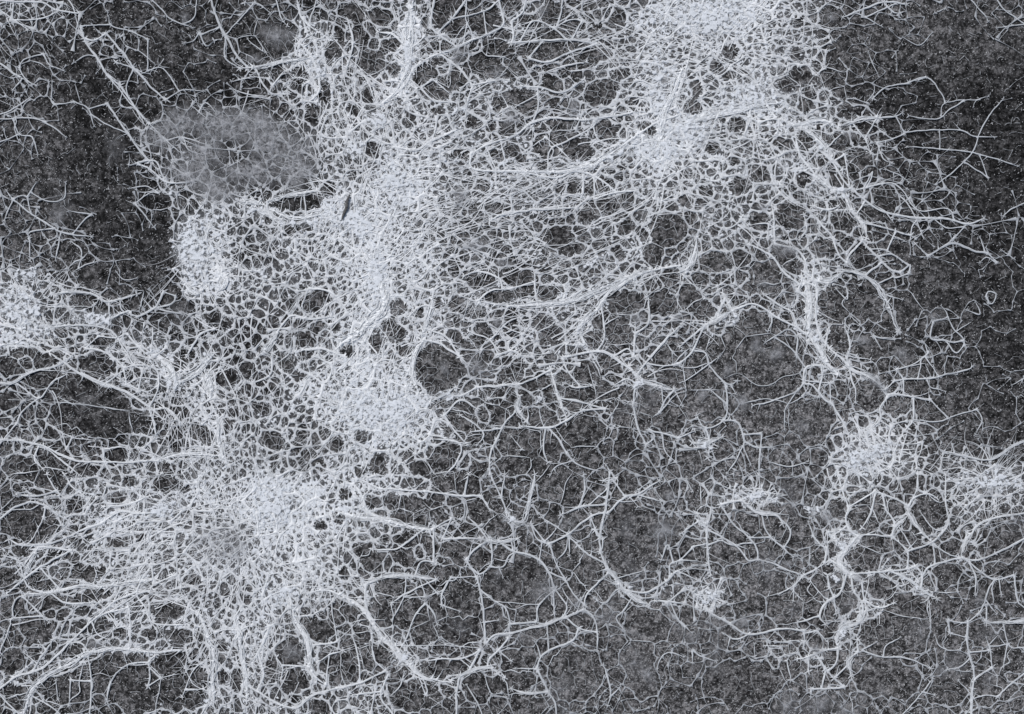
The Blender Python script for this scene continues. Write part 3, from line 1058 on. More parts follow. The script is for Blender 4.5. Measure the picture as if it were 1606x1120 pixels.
# rods: ridged ribbons, vectorised; every rod has S samples of centre, half width, height
PROF5 = ((-1.0, 0.0), (-.55, .8), (.1, 1.0), (.65, .7), (1.0, 0.0))
PROF3 = ((-1.0, 0.0), (.1, 1.0), (1.0, 0.0))
def ribbons(C, HW, Z0, HT, prof=PROF5):
    n, S, _ = C.shape
    T = np.gradient(C, axis=1); T /= np.linalg.norm(T, axis=-1, keepdims=True) + 1e-9
    Nn = np.stack([-T[..., 1], T[..., 0]], -1)
    V = np.zeros((n, S, len(prof), 3))
    for q, (u, h) in enumerate(prof):
        p = C + Nn * (HW * u)[..., None]
        V[:, :, q, 0] = wx(p[..., 0]); V[:, :, q, 1] = wy(p[..., 1]); V[:, :, q, 2] = (Z0 + HT * h) / 1000.0
    m = len(prof)
    i = np.arange(n)[:, None, None] * (S * m) + np.arange(S - 1)[None, :, None] * m + np.arange(m - 1)[None, None, :]
    F = np.stack([i, i + 1, i + m + 1, i + m], -1).reshape(-1, 4)
    return V.reshape(-1, 3), F

def mesh_object(name, V, F, mat, parent=None, smooth=True, attrs=None):
    me = bpy.data.meshes.new(name)
    k = F.shape[1]
    me.vertices.add(len(V)); me.vertices.foreach_set('co', np.ascontiguousarray(V, dtype=np.float32).ravel())
    me.loops.add(F.size); me.loops.foreach_set('vertex_index', np.ascontiguousarray(F, dtype=np.int32).ravel())
    me.polygons.add(len(F))
    me.polygons.foreach_set('loop_start', np.arange(0, F.size, k, dtype=np.int32))
    me.polygons.foreach_set('loop_total', np.full(len(F), k, dtype=np.int32))
    me.polygons.foreach_set('use_smooth', np.full(len(F), smooth))
    for an, av in (attrs or {}).items():
        at = me.attributes.new(an, 'FLOAT', 'POINT'); at.data.foreach_set('value', np.ascontiguousarray(av, dtype=np.float32))
    me.update(); me.validate()
    me.materials.append(mat)
    o = bpy.data.objects.new(name, me)
    scene.collection.objects.link(o)
    if parent: o.parent = parent
    return o

# ------------------------------------------------------------------ materials
def new_mat(name):
    m = bpy.data.materials.new(name); m.use_nodes = True
    nt = m.node_tree; nt.nodes.clear()
    out = nt.nodes.new('ShaderNodeOutputMaterial'); p = nt.nodes.new('ShaderNodeBsdfPrincipled')
    nt.links.new(p.outputs[0], out.inputs[0])
    p.inputs['Roughness'].default_value = .85
    p.inputs['Specular IOR Level'].default_value = .12
    return m, nt, p, out

def nz(nt, scale, detail=3, rough=.6):
    tc = nt.nodes.new('ShaderNodeTexCoord'); n = nt.nodes.new('ShaderNodeTexNoise')
    n.inputs['Scale'].default_value = scale; n.inputs['Detail'].default_value = detail; n.inputs['Roughness'].default_value = rough
    nt.links.new(tc.outputs['Object'], n.inputs['Vector'])
    return n

def ramp(nt, src, stops):
    r = nt.nodes.new('ShaderNodeValToRGB')
    while len(r.color_ramp.elements) < len(stops): r.color_ramp.elements.new(.5)
    for e, (p, c) in zip(r.color_ramp.elements, stops): e.position = p; e.color = (*c, 1)
    nt.links.new(src, r.inputs[0]); return r

def mycelium_mat(name, thin, thick, bump=.4, fixed=None):
    # thin growth is translucent and greyer, thick growth is chalk white ('body' = how thick)
    m, nt, p, out = new_mat(name)
    n = nz(nt, 260, 4, .7)
    lo = [c * .72 for c in thin]; lo2 = [c * .8 for c in thick]
    r = ramp(nt, n.outputs[0], [(.32, lo), (.62, thin)]); r2 = ramp(nt, n.outputs[0], [(.32, lo2), (.6, thick)])
    mx = nt.nodes.new('ShaderNodeMixRGB')
    if fixed is None:
        at = nt.nodes.new('ShaderNodeAttribute'); at.attribute_name = 'body'
        mr = nt.nodes.new('ShaderNodeMapRange'); mr.inputs[1].default_value = .3; mr.inputs[2].default_value = 1.0
        nt.links.new(at.outputs['Fac'], mr.inputs[0]); nt.links.new(mr.outputs[0], mx.inputs[0])
    else: mx.inputs[0].default_value = fixed
    nt.links.new(r.outputs[0], mx.inputs[1]); nt.links.new(r2.outputs[0], mx.inputs[2])
    nt.links.new(mx.outputs[0], p.inputs['Base Color'])
    n2 = nz(nt, 700, 3, .7)
    b = nt.nodes.new('ShaderNodeBump'); b.inputs['Strength'].default_value = bump; b.inputs['Distance'].default_value = .0008
    nt.links.new(n2.outputs[0], b.inputs['Height']); nt.links.new(b.outputs[0], p.inputs['Normal'])
    return m
THIN, THICK = (.43, .45, .47), (.89, .91, .92)
M_MAT = mycelium_mat('white_mycelium', THIN, THICK)
M_CORD = mycelium_mat('pale_mycelium_cord', (.57, .595, .615), THICK, .3)
M_FINE = mycelium_mat('fine_mycelium', (.36, .375, .39), THICK, .2, .15)
M_HAIR = mycelium_mat('hair_mycelium', (.44, .46, .48), THICK, .2)
M_FLECK = mycelium_mat('pale_fleck', (.47, .475, .48), (.8, .82, .83), .2, .15)

def film_mat(name, c0, c1, dens):
    m, nt, p, out = new_mat(name)
    n = nz(nt, 160, 4, .7)
    r = ramp(nt, n.outputs[0], [(.35, c0), (.7, c1)]); nt.links.new(r.outputs[0], p.inputs['Base Color'])
    at = nt.nodes.new('ShaderNodeAttribute'); at.attribute_name = 'body'
    n2 = nz(nt, 120, 7, .85)
    mr = nt.nodes.new('ShaderNodeMapRange'); mr.inputs[1].default_value = .40; mr.inputs[2].default_value = .56; mr.inputs[3].default_value = .15; mr.inputs[4].default_value = 1
    nt.links.new(n2.outputs[0], mr.inputs[0])
    mu = nt.nodes.new('ShaderNodeMath'); mu.operation = 'MULTIPLY'; nt.links.new(at.outputs['Fac'], mu.inputs[0]); nt.links.new(mr.outputs[0], mu.inputs[1])
    mv = nt.nodes.new('ShaderNodeMath'); mv.operation = 'MULTIPLY'; mv.inputs[1].default_value = dens; nt.links.new(mu.outputs[0], mv.inputs[0])
    nt.links.new(mv.outputs[0], p.inputs['Alpha'])
    return m
M_FILM = film_mat('grey_film', (.22, .225, .235), (.60, .61, .63), .9)
M_FILM_PALE = film_mat('pale_film', (.45, .48, .54), (.7, .73, .78), .75)

# ground: dark grit, its tone varying by region
gm, nt, p, out = new_mat('dark_grit')
at = nt.nodes.new('ShaderNodeAttribute'); at.attribute_name = 'ground_tone'
na = nz(nt, 260, 5, .8); nb_ = nz(nt, 85, 3, .65)
n = nt.nodes.new('ShaderNodeMixRGB'); n.inputs[0].default_value = .38; nt.links.new(na.outputs[0], n.inputs[1]); nt.links.new(nb_.outputs[0], n.inputs[2])
r = ramp(nt, n.outputs[0], [(.39, (.003, .003, .003)), (.49, (.030, .0295, .029)), (.61, (.17, .167, .165))])
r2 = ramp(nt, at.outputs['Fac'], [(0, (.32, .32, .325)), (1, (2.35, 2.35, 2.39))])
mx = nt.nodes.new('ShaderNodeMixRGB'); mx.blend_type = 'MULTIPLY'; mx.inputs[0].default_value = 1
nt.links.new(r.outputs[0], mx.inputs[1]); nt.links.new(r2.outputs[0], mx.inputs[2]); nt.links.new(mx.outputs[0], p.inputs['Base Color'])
b = nt.nodes.new('ShaderNodeBump'); b.inputs['Strength'].default_value = .8; b.inputs['Distance'].default_value = .002
n3 = nz(nt, 330, 4, .7); nt.links.new(n3.outputs[0], b.inputs['Height']); nt.links.new(b.outputs[0], p.inputs['Normal'])
p.inputs['Roughness'].default_value = .9; p.inputs['Specular IOR Level'].default_value = .08
M_GROUND = gm

# ------------------------------------------------------------------ the ground, one sheet: fine grid in view, stretching out to the distance
def axis(lo, hi, step):
    core = np.arange(lo, hi + step, step)
    far = np.array([60, 150, 400, 1200, 4000, 12000, 40000.0])
    return np.concatenate([lo - far[::-1], core, hi + far])
gx = axis(-80, W + 80, 4.0); gy = axis(-80, H + 80, 4.0)
GX, GY = np.meshgrid(gx, gy)
def ground_z(x, y):
    return 2.2 * (noise(x, y, 60, 1) - .5) + 1.6 * (noise(x, y, 17, 2) - .5) + 1.2 * (noise(x, y, 6, 3) - .5) - 2.0
Z = ground_z(GX, GY)
V = np.stack([wx(GX), wy(GY), Z / 1000.0], -1).reshape(-1, 3)
ny, nx = GX.shape
i = (np.arange(ny - 1)[:, None] * nx + np.arange(nx - 1)[None, :])
F = np.stack([i, i + nx, i + nx + 1, i + 1], -1).reshape(-1, 4)
tones = sample(TM, GX, GY, W / 16, H / 12) + .22 * (noise(GX, GY, 50, 5) - .5) + .30 * (noise(GX, GY, 14, 6) - .5)  # coarse tone map, darkest at upper left and upper right, plus random mottling
ground = mesh_object('ground', V, F, M_GROUND, attrs={'ground_tone': np.clip(tones, 0, 1).ravel()})
ground['kind'] = 'structure'
ground['label'] = 'dark gritty ground under the white growth'

# ------------------------------------------------------------------ the colonies: one thing each
COLONIES = [
    ('dense white mat of mould filling the top right, with a pale streak across it', [(1130, 60), (1050, 120), (1120, 180), (1240, 80)], 1),
    ('blinding white trunk of mould down the centre, above the oval dark gap', [(580, 370), (600, 450), (560, 300)], 1),
    ('egg-shaped fluffy white lobe beside a black bare patch, left of centre', [(318, 402), (330, 350), (330, 450)], 1),
    ('pitted white cushion of mould cut by the left edge of the view', [(50, 482), (30, 440)], 1),
    ('broad white mat at lower left with a grey worn heart', [(380, 830), (300, 830), (440, 780)], 1),
    ('pitted white cushion of mould just below and left of the oval dark gap', [(590, 642), (520, 620)], 1),
    ('small isolated white tuft of mould at the right, above branching cords', [(1362, 712)], 1),
    ('fuzzy whitish mat of short threads reaching the right edge', [(1560, 760)], 1),
    ('knotted ladder of thick cords with round dark windows, lower right', [(1330, 950), (1320, 860)], 0),
    ('open net of large rounded cells in the lower middle', [(850, 880), (720, 960)], 0),
    ('sparse tangle of thin threads in the top left corner', [(50, 100), (60, 30)], 0),
    ('braid of pale cords slanting down across dark ground, upper left', [(200, 160), (170, 80)], 0),
    ('fan of long thin threads spreading right over the darkest ground', [(1440, 220)], 0),
    ('forked cords and wiry loops below the fan, near the right edge', [(1400, 360)], 0),
    ('bright vertical cord with side nets, right of centre', [(1280, 500), (1220, 400)], 0),
    ('lace of big dark cells at the top, left of the dense white mat', [(790, 90), (780, 40)], 0),
    ('long cords sweeping out of the mat to the lower left corner', [(90, 1020), (80, 900)], 0),
    ('net of curved cords over dark ground below the left cushion', [(110, 640), (90, 740)], 0),
    ('even lace of small oval cells in the middle of the view', [(860, 450), (850, 370)], 0),
    ('small white scab of mould with a torn edge, low right of centre', [(1114, 940)], 1),
    ('little white crust of mould between two thin loops, right of centre', [(1190, 778)], 1),
    ('thin grey woolly film inside a ring of white mould, upper left', [(360, 225)], 0),
    ('torn wispy threads on dark ground at the left edge, above the cushion', [(50, 340)], 0),
    ('coarse white web of thick cords at the top, right of the dark corner', [(540, 150), (640, 130)], 1),
    ('slanting silvery cords between the central trunk and the top right mat', [(860, 250), (930, 280)], 0),
    ('crowded web of round holes left of centre, over the lower left mat', [(330, 620), (260, 560), (420, 560)], 1),
    ('bundle of upright white cords at the bottom, left of centre', [(400, 1030), (540, 1020)], 0),
    ('star of cords around a pale knot in the middle right', [(1000, 600), (930, 640)], 0),
    ('web of polygonal cells below the top right mat', [(1150, 320), (1250, 250)], 0),
    ('thin looping threads over speckled ground in the bottom right corner', [(1530, 980), (1500, 1080)], 0),
    ('faint scattered threads on grey ground at the bottom, right of centre', [(1130, 1060), (1000, 1040)], 0),
    ('wavy cords branching over grey ground, right of the lower open net', [(1120, 820), (1000, 780)], 0),
    ('delicate wire-like net on dark ground beside the right tuft', [(1430, 570), (1440, 640)], 0),
]
CX = []; CI = []
for k, (_, cs, _d) in enumerate(COLONIES):
    for c in cs: CX.append(c); CI.append(k)
CX = np.array(CX, float); CI = np.array(CI)
def colony_of(P):
    x = P[:, 0] + 34 * (noise(P[:, 0], P[:, 1], 45, 2) - .5); y = P[:, 1] + 34 * (noise(P[:, 0], P[:, 1], 45, 3) - .5)
    best = np.full(len(P), 1e18); who = np.zeros(len(P), int)
    for (cx, cy), k in zip(CX, CI):
        d = (x - cx) ** 2 + (y - cy) ** 2
        m = d < best; best[m] = d[m]; who[m] = k
    return who
roots = []
for k, (label, cs, dense) in enumerate(COLONIES):
    o = bpy.data.objects.new('mould_mat' if dense else 'mould_web', None)
    o.empty_display_size = .02
    o['label'] = label; o['category'] = 'mould'
    o['group'] = 'white mould colonies grown together over the ground'
    scene.collection.objects.link(o)
    roots.append(o)

SEG = np.linspace(0, 1, 6)
def edge_rods(A, B, w0, wj, z, ht, bend=.05, power=3.0):
    L = np.linalg.norm(B - A, axis=1); T = (B - A) / (L[:, None] + 1e-9); Nn = np.stack([-T[:, 1], T[:, 0]], -1)
    n = len(A); bnd = RNG.normal(0, bend, n) * L
    C = A[:, None, :] + (B - A)[:, None, :] * SEG[None, :, None] + Nn[:, None, :] * (bnd[:, None] * 4 * SEG * (1 - SEG))[..., None]
    flat = C.reshape(-1, 2); C = warp(flat).reshape(C.shape)
    prof = np.abs(2 * SEG - 1) ** power
    jit = .75 + .5 * RNG.random((n, len(SEG)))
    HW = (w0[:, None] + wj[:, None] * prof[None, :]) * (.8 + .2 * jit)
    gz = ground_z(C[..., 0], C[..., 1]) * .5
    Z0 = z[:, None] + gz + .5 * (jit - 1)
    return C, HW, Z0, ht[:, None] * (.8 + .25 * jit)

def build_net(name, mat, A, B, w0, wj, z, ht, kind=None, cc=None, **kw):
    mid = (A + B) / 2
    who = colony_of(mid)
    for k in range(len(COLONIES)):
        m = who == k
        if m.sum() < 3: continue
        C, HW, Z0, HT = edge_rods(A[m], B[m], w0[m], wj[m], z[m], ht[m], **kw)
        V, F = ribbons(C, HW, Z0, HT)
        at_ = None if cc is None else {'body': np.repeat(cc[m], len(SEG) * 5)}
        o = mesh_object(name, V, F, mat, roots[k], attrs=at_)
        o['kind'] = kind or 'stuff'

def in_gaps(x, y, f=1.0, rmin=0):
    m = np.zeros(len(x), bool)
    for g in gaps:
        if min(g[2], g[3]) < rmin: continue
        m |= ell(x, y, g) < f
    return m

# small-celled mesh that makes the white mass
def sp_small(x, y):
    c = cover(x, y)
    r = np.interp(c, [0, .2, .4, .6, .8, 1.0], [34, 25, 18.5, 14.5, 11, 7.6])
    v = noise(x, y, 17, 0) * .6 + noise(x, y, 7, 4) * .4
    return np.maximum(r * np.interp(v, [.2, .45, .6, .8], [.6, .88, 1.25, 1.9]), 6.0)
pts = scatter(sp_small, 190000)
P, ids = with_gaps(pts, gaps, sp_small)
A, B, rim = net(P, ids)
mid = (A + B) / 2
c = cover(mid[:, 0], mid[:, 1]); s = sp_small(mid[:, 0], mid[:, 1])
clump = noise(mid[:, 0], mid[:, 1], 22, 6) * .6 + noise(mid[:, 0], mid[:, 1], 9, 7) * .4
small_walls = list(WALLS)
s = np.minimum(s, np.interp(c, [0, .2, .4, .6, .8, 1.0], [34, 25, 18.5, 14.5, 11, 7.6]) * 1.2)
f = np.interp(c, [0, .2, .4, .6, .8, 1.0], [.008, .014, .032, .08, .155, .28]) * (.2 + 1.6 * clump)
w0 = s * f * .62; wj = s * f * 1.3 + np.interp(c, [0, .3, .5, .8, 1], [.3, .6, .9, .9, .7])
w0 = np.maximum(w0, np.interp(c, [0, .5], [.20, .30])); w0[rim] += np.interp(c[rim], [0, .3, .5, .7, 1], [.15, .38, .62, .65, .5])
patchy = noise(mid[:, 0], mid[:, 1], 36, 5) * .9 + .1 * RNG.random(len(A))
drop = patchy < np.interp(c, [0, .12, .25, .4, .55], [.85, .62, .33, .12, 0.0]) * np.where(rim, .5, 1)
drop |= in_gaps(mid[:, 0], mid[:, 1], .86)
kp = ~drop
zz = np.interp(c, [0, 1], [.1, .7]) + RNG.random(len(A)) * .5
build_net('mesh', M_MAT, A[kp], B[kp], w0[kp], wj[kp], zz[kp], np.interp(c, [0, 1], [.45, .5])[kp], cc=c[kp])

# coarse net of thicker strands above it
big = [g for g in gaps if g[2] * g[3] > 90]
def sp_big(x, y):
    c = cover(x, y)
    return np.interp(c, [0, .25, .5, .75, 1], [58, 46, 32, 25, 22])
pts = scatter(sp_big, 40000)
P, ids = with_gaps(pts, big, lambda x, y: sp_big(x, y))
A, B, rim = net(P, ids)
mid = (A + B) / 2
c = cover(mid[:, 0], mid[:, 1])
v = RNG.random(len(A)) ** 2
w0 = np.interp(c, [0, .25, .5, .75, 1], [.3, .48, .72, 1.0, 1.3]) * (.5 + 1.2 * v)
wj = w0 * 1.5 + np.interp(c, [0, .3, .6, 1], [.7, 1.5, 1.3, .7])
patchy = noise(mid[:, 0], mid[:, 1], 60, 6) * .9 + .1 * RNG.random(len(A))
kp = patchy > np.interp(c, [0, .12, .25, .4, .6], [.80, .5, .22, .08, .1]) * np.where(rim, .7, 1)
kp &= ~in_gaps(mid[:, 0], mid[:, 1], .86)
build_net('strand_net', M_MAT, A[kp], B[kp], w0[kp], wj[kp], np.interp(c, [0, 1], [.5, 1.7])[kp] + RNG.random(kp.sum()) * .8, w0[kp] * .4 + .3, bend=.05, power=4.5, cc=c[kp])

# hair-thin threads over the barer ground and inside the gaps
def sp_fine(x, y): return np.interp(cover(x, y), [0, .5, 1], [12, 9.5, 7])
pts = scatter(sp_fine, 60000)
A, B, rim = net(pts, np.arange(len(pts)))
mid = (A + B) / 2
c = cover(mid[:, 0], mid[:, 1])
kp = RNG.random(len(A)) < np.interp(c, [0, .1, .3, .5, .8], [.05, .14, .3, .55, .85]) * (.3 + 1.4 * noise(mid[:, 0], mid[:, 1], 30, 4))
kp &= (c < .62) | in_gaps(mid[:, 0], mid[:, 1], 1.05)
A, B, c = A[kp], B[kp], c[kp]
w = np.interp(c, [0, .4, .8], [.2, .27, .45]) * (.7 + .8 * RNG.random(len(A)))
build_net('fine_threads', M_FINE, A, B, w, w * .4, np.full(len(A), .1), w * 1.0, kind='stuff', bend=.08, power=4)

# ------------------------------------------------------------------ the traced cords
def smooth_path(P, step=4.0):
    out = []
    Q = np.vstack([2 * P[0] - P[1], P, 2 * P[-1] - P[-2]])
    for i in range(1, len(Q) - 2):
        p0, p1, p2, p3 = Q[i - 1], Q[i], Q[i + 1], Q[i + 2]
        n = max(2, int(np.linalg.norm(p2 - p1) / step))
        for k in range(n):
            t = k / n
            out.append(.5 * ((2 * p1) + (p2 - p0) * t + (2 * p0 - 5 * p1 + 4 * p2 - p3) * t * t + (3 * p1 - p0 - 3 * p2 + p3) * t ** 3))
    out.append(Q[-2])
    return np.array(out)

def one_rod(C, HW, z0, ht):
    return ribbons(C[None], HW[None], z0[None], ht[None])

def join(parts):
    Vs = []; Fs = []; n = 0
    for V, F in parts:
        Vs.append(V); Fs.append(F + n); n += len(V)
    return np.vstack(Vs), np.vstack(Fs)

def wall_strands(ws, lo, hi):
    for Wp in ws:
        if len(Wp) < 3: continue
        m_ = Wp.mean(0); U_, S_, Vt = np.linalg.svd(Wp - m_, full_matrices=False); t = (Wp - m_) @ Vt[0]
        if np.ptp(t) < 6: continue
        nb = max(2, min(5, int(np.ptp(t) / 9))); qs = np.linspace(t.min(), t.max(), nb + 1); pts_ = [Wp[t.argmin()]]
        for a_, b_ in zip(qs[:-1], qs[1:]):
            s_ = Wp[(t >= a_) & (t <= b_)]
            if len(s_): pts_.append(s_.mean(0))
        pts_.append(Wp[t.argmax()])
        pp = [pts_[0]]
        for q in pts_[1:]:
            if np.linalg.norm(q - pp[-1]) > 2.5: pp.append(q)
        if len(pp) >= 2: strands.append((random.uniform(lo, hi), np.array(pp)))
n_wall0 = len(strands)
wall_strands(small_walls, 1.6, 3.0)
n_traced = len(strands)
allw = colony_of(np.array([s[1][len(s[1]) // 2] for s in strands]))
cross = {}
for qi, ((w, P), k) in enumerate(zip(strands, allw)):
    C = smooth_path(P)
    m = len(C)
    s = np.linspace(0, 1, m); arc = np.concatenate([[0], np.cumsum(np.linalg.norm(np.diff(C, axis=0), axis=1))])
    T = np.gradient(C, axis=0); T /= np.linalg.norm(T, axis=1, keepdims=True) + 1e-9
    Nn = np.stack([-T[:, 1], T[:, 0]], -1)
    seed = random.random() * 900
    C = C + Nn * (1.6 * (noise(arc + seed, arc * 0 + seed, 13, 2) - .5) + .9 * (noise(arc + seed, arc * 0, 5, 3) - .5))[:, None]
    hw = w * (.27 if w < 6 else .22) * (.7 + .7 * noise(arc + seed, arc * 0 + 9, 11, 5))
    tip = np.clip(np.minimum(arc, arc[-1] - arc) / 14, 0, 1)
    lo_ = np.where(arc < arc[-1] / 2, *[((1.0 if (qi < len(JOIN) and JOIN[qi][e_]) else .25)) for e_ in (0, 1)])
    hw = hw * (lo_ + (1 - lo_) * tip) + .12
    if w < 9:      # joined ends spread into a webbed foot
        hw = hw + np.where(lo_ > .9, 1, 0) * (.5 + .16 * w) * np.clip(1 - np.minimum(arc, arc[-1] - arc) / 7.0, 0, 1) ** 2
    if w >= 7:
        hw = hw * (.35 + 1.3 * noise(arc + seed, arc * 0 + 3, 19, 1)) * .8
    cc = cover(C[:, 0], C[:, 1])
    z = .7 + 1.5 * cc + w * .08 + ground_z(C[:, 0], C[:, 1]) * .5 - .5 * (1 - tip)
    parts = [one_rod(C, hw, z, hw * (.35 if w < 7 else .18) + .3)]
    # cords are bundles: finer fibres run along, wander off and cross over
    nfib = 0 if w < 4 else (1 if w < 6 else int(w * 1.0))
    for q in range(nfib):
        ph = random.random() * 700
        off = tip * w * (.38 if w < 7 else .8) * (noise(arc + ph, arc * 0 + ph, 26, 4) - .5) * 2
        r_ = np.random.default_rng(int(ph * 100)).integers(0, max(1, m // 3), 2)
        sl = slice(int(r_[0]), m - int(r_[1]))
        if m - r_[0] - r_[1] < 4: continue
        Cf = (C + Nn * off[:, None])[sl]; th = (hw * 0 + .34 + .3 * random.random())[sl]
        parts.append(one_rod(Cf, th * (.3 + .7 * np.sin(np.linspace(.1, 3.04, len(Cf)))), z[sl] + .1 + .4 * random.random(), th * .6 + hw[sl] * .3))
    # side threads that tie the cord to the net around it
    nb = int(arc[-1] / np.interp(cc.mean(), [.1, .4, .7], [60, 24, 8]))
    for q in range(nb):
        i0 = random.randrange(m); sd = random.choice((-1, 1)); L = random.uniform(5, 15) * (1 + .05 * w)
        an = random.uniform(.5, 1.3)
        dv = T[i0] * math.cos(an) * random.choice((-1, 1)) + Nn[i0] * sd * math.sin(an)
        t = np.linspace(0, 1, 6)
        pv = np.array([-dv[1], dv[0]]); bd = random.uniform(-.3, .3) * L
        Cb = C[i0][None] + dv[None] * (t * L)[:, None] + pv[None] * (bd * t * t)[:, None]
        hb = .24 + (w * .26) * (1 - t) ** 4 + .12 * (1 - t)
        parts.append(one_rod(Cb, hb, z[i0] - t * .9, hb * .6 + .2))
    V, F = join(parts)
    if qi >= n_wall0:
        cross.setdefault(k, []).append((V, F, .15 + .85 * float(cc.mean()))); continue
    o = mesh_object('cord', V, F, M_CORD, roots[k], attrs={'body': np.full(len(V), .15 + .85 * float(cc.mean()))})

for k, ps in cross.items():
    V, F = join([(a, b) for a, b, _ in ps])
    o = mesh_object('cross_threads', V, F, M_CORD, roots[k], attrs={'body': np.concatenate([np.full(len(a), v) for a, _, v in ps])}); o['kind'] = 'stuff'

# ------------------------------------------------------------------ webbed knots: the little star-shaped skins where strands meet
KN = []
ends = [(st_[1][e], st_[0]) for st_ in strands[:n_wall0] for e in (0, -1)]
for (q, w) in ends:
    KN.append((q[0], q[1], random.uniform(.9, 1.5) * w))
for w, P in strands[:n_wall0]:
    if w >= 5:
        for q in P[1:-1]:
            if random.random() < .6: KN.append((q[0], q[1], random.uniform(.9, 1.4) * w))
kx = RNG.random(14000) * W; ky = RNG.random(14000) * H; kc = cover(kx, ky)
ka = (RNG.random(14000) < np.interp(kc, [0, .5, .8, 1], [0, .0, .05, .05])) & ~in_gaps(kx, ky, .95)
for x_, y_, c_ in zip(kx[ka], ky[ka], kc[ka]): KN.append((x_, y_, random.uniform(3.0, 6.5) * (.6 + .7 * c_)))
KN = np.array(KN); kw_ = colony_of(KN[:, :2]); kcov = cover(KN[:, 0], KN[:, 1])
for k in range(len(COLONIES)):
    Vs = []; Fs = []; As = []; n0 = 0
    for x_, y_, R_ in KN[kw_ == k]:
        R_ = min(R_, 6.5)
        rays = random.choice((3, 4, 5, 5, 6)); M_ = rays * 6; a0 = random.random() * 6
        lens = [random.uniform(.65, 1.35) for _ in range(rays)]; jit = [random.gauss(0, .22) for _ in range(rays)]
        z0 = .55 + 1.0 * float(np.interp(0, [0], [0])) + random.random() * .5
        vs = [(x_, y_, z0 + .9)]
        for q in range(M_):
            ray = (q + 3) // 6 % rays; ph = ((q + 3) % 6 - 3) / 3.0        # -1..1 around each ray
            rr = R_ * (.20 + .95 * lens[ray] * (1 - abs(ph)) ** 2.2)
            a_ = a0 + 2 * math.pi * q / M_ + jit[ray] * (1 - abs(ph))
            vs.append((x_ + rr * math.cos(a_), y_ + rr * math.sin(a_), z0 - .3))
        vs = np.array(vs); Vs.append(vs)
        Fs += [(n0, n0 + 1 + (q + 1) % M_, n0 + 1 + q) for q in range(M_)]
        n0 += len(vs)
    if not Vs: continue
    vs = np.vstack(Vs); g_ = ground_z(vs[:, 0], vs[:, 1]) * .5; cv = cover(vs[:, 0], vs[:, 1])
    V = np.stack([wx(vs[:, 0]), wy(vs[:, 1]), (vs[:, 2] + g_ + .8 * cv) / 1000], -1)
    o = mesh_object('knots', V, np.array(Fs), M_MAT, roots[k], attrs={'body': np.clip(cv + .2, 0, 1)}); o['kind'] = 'stuff'

# ------------------------------------------------------------------ long thin threads: fanning out of the bright hearts, and running with the grain
HUBS = [(590, 430, 150, 90), (560, 330, 160, 100), (375, 840, 190, 150), (430, 790, 130, 60), (1045, 220, 180, 110), (1130, 90, 200, 110), (640, 110, 140, 70), (590, 640, 130, 70),
        (300, 600, 110, 50), (500, 150, 110, 60), (470, 1030, 110, 50), (340, 1010, 130, 70), (1372, 708, 84, 40), (1000, 600, 90, 26), (1325, 862, 80, 22), (120, 560, 90, 24),
        (1555, 755, 90, 30), (1112, 938, 55, 26), (300, 400, 90, 60), (220, 780, 120, 50), (1290, 520, 80, 24), (60, 480, 90, 60), (1240, 200, 120, 60), (900, 190, 110, 40),
        (250, 90, 60, 10), (200, 1020, 130, 40), (640, 270, 120, 60), (1060, 400, 90, 30), (1190, 776, 50, 16), (1330, 300, 100, 26), (530, 880, 110, 40), (920, 500, 90, 30)]
TH = []
HUBS += [(x_, y_, r_, n_) for x_, y_, r_, n_ in ((1105, 697, 34, 60), (1188, 776, 50, 70), (1212, 784, 36, 50), (1275, 800, 32, 60), (1112, 938, 46, 80), (1420, 905, 50, 40), (1445, 925, 36, 50),
         (1322, 985, 40, 60), (1380, 700, 78, 110), (1550, 758, 90, 120), (846, 624, 26, 20), (1100, 820, 26, 24), (1150, 500, 26, 24), (770, 848, 30, 22), (632, 1030, 36, 36), (802, 812, 28, 24))]
for hx_, hy_, reach, cnt in HUBS:
    for q in range(int(cnt * .45)):
        a_ = random.random() * 2 * math.pi; r0 = random.random() ** .7 * reach * .45
        TH.append((hx_ + r0 * math.cos(a_), hy_ + r0 * math.sin(a_), a_ + random.gauss(0, .35 if reach > 80 else 1.5), random.uniform(.35, 1.0) * reach * (1 if reach > 80 else .65)))
qx = RNG.random(9000) * (W + 40) - 20; qy = RNG.random(9000) * (H + 40) - 20
qc = cover(qx, qy); ka = RNG.random(9000) < np.interp(qc, [0, .2, .4, .7, 1], [.0, .0, .03, .20, .3])
qx, qy, qc = qx[ka], qy[ka], qc[ka]
ma, mb, md = metric(qx, qy); qa = .5 * np.arctan2(-2 * mb, md - ma) + RNG.normal(0, .38, len(qx))
for x_, y_, a_ in zip(qx, qy, qa): TH.append((x_, y_, a_, random.uniform(25, 85)))
for cx_, cy_, rx_, ry_, dg_, sp_, cnt in ((790, 320, 280, 120, -22, 9, 620), (180, 880, 200, 120, -28, 16, 420), (420, 1020, 130, 100, 82, 22, 130), (560, 130, 90, 130, 75, 20, 220),
        (900, 60, 160, 60, -8, 14, 200), (560, 560, 110, 140, -60, 20, 220), (820, 480, 220, 80, -8, 14, 300), (1290, 260, 70, 110, 50, 15, 150), (120, 600, 120, 60, 28, 12, 110), (300, 620, 90, 120, 75, 20, 220)):
    for q in range(int(cnt * .5)):
        u_, v_ = random.gauss(0, .5), random.gauss(0, .5)
        x_, y_ = cx_ + u_ * rx_, cy_ + v_ * ry_
        if RNG.random() < .8: TH.append((x_, y_, math.radians(dg_ + random.gauss(0, sp_ * 1.7)), random.uniform(35, 120)))
TH = np.array(TH); n = len(TH); S_ = 16
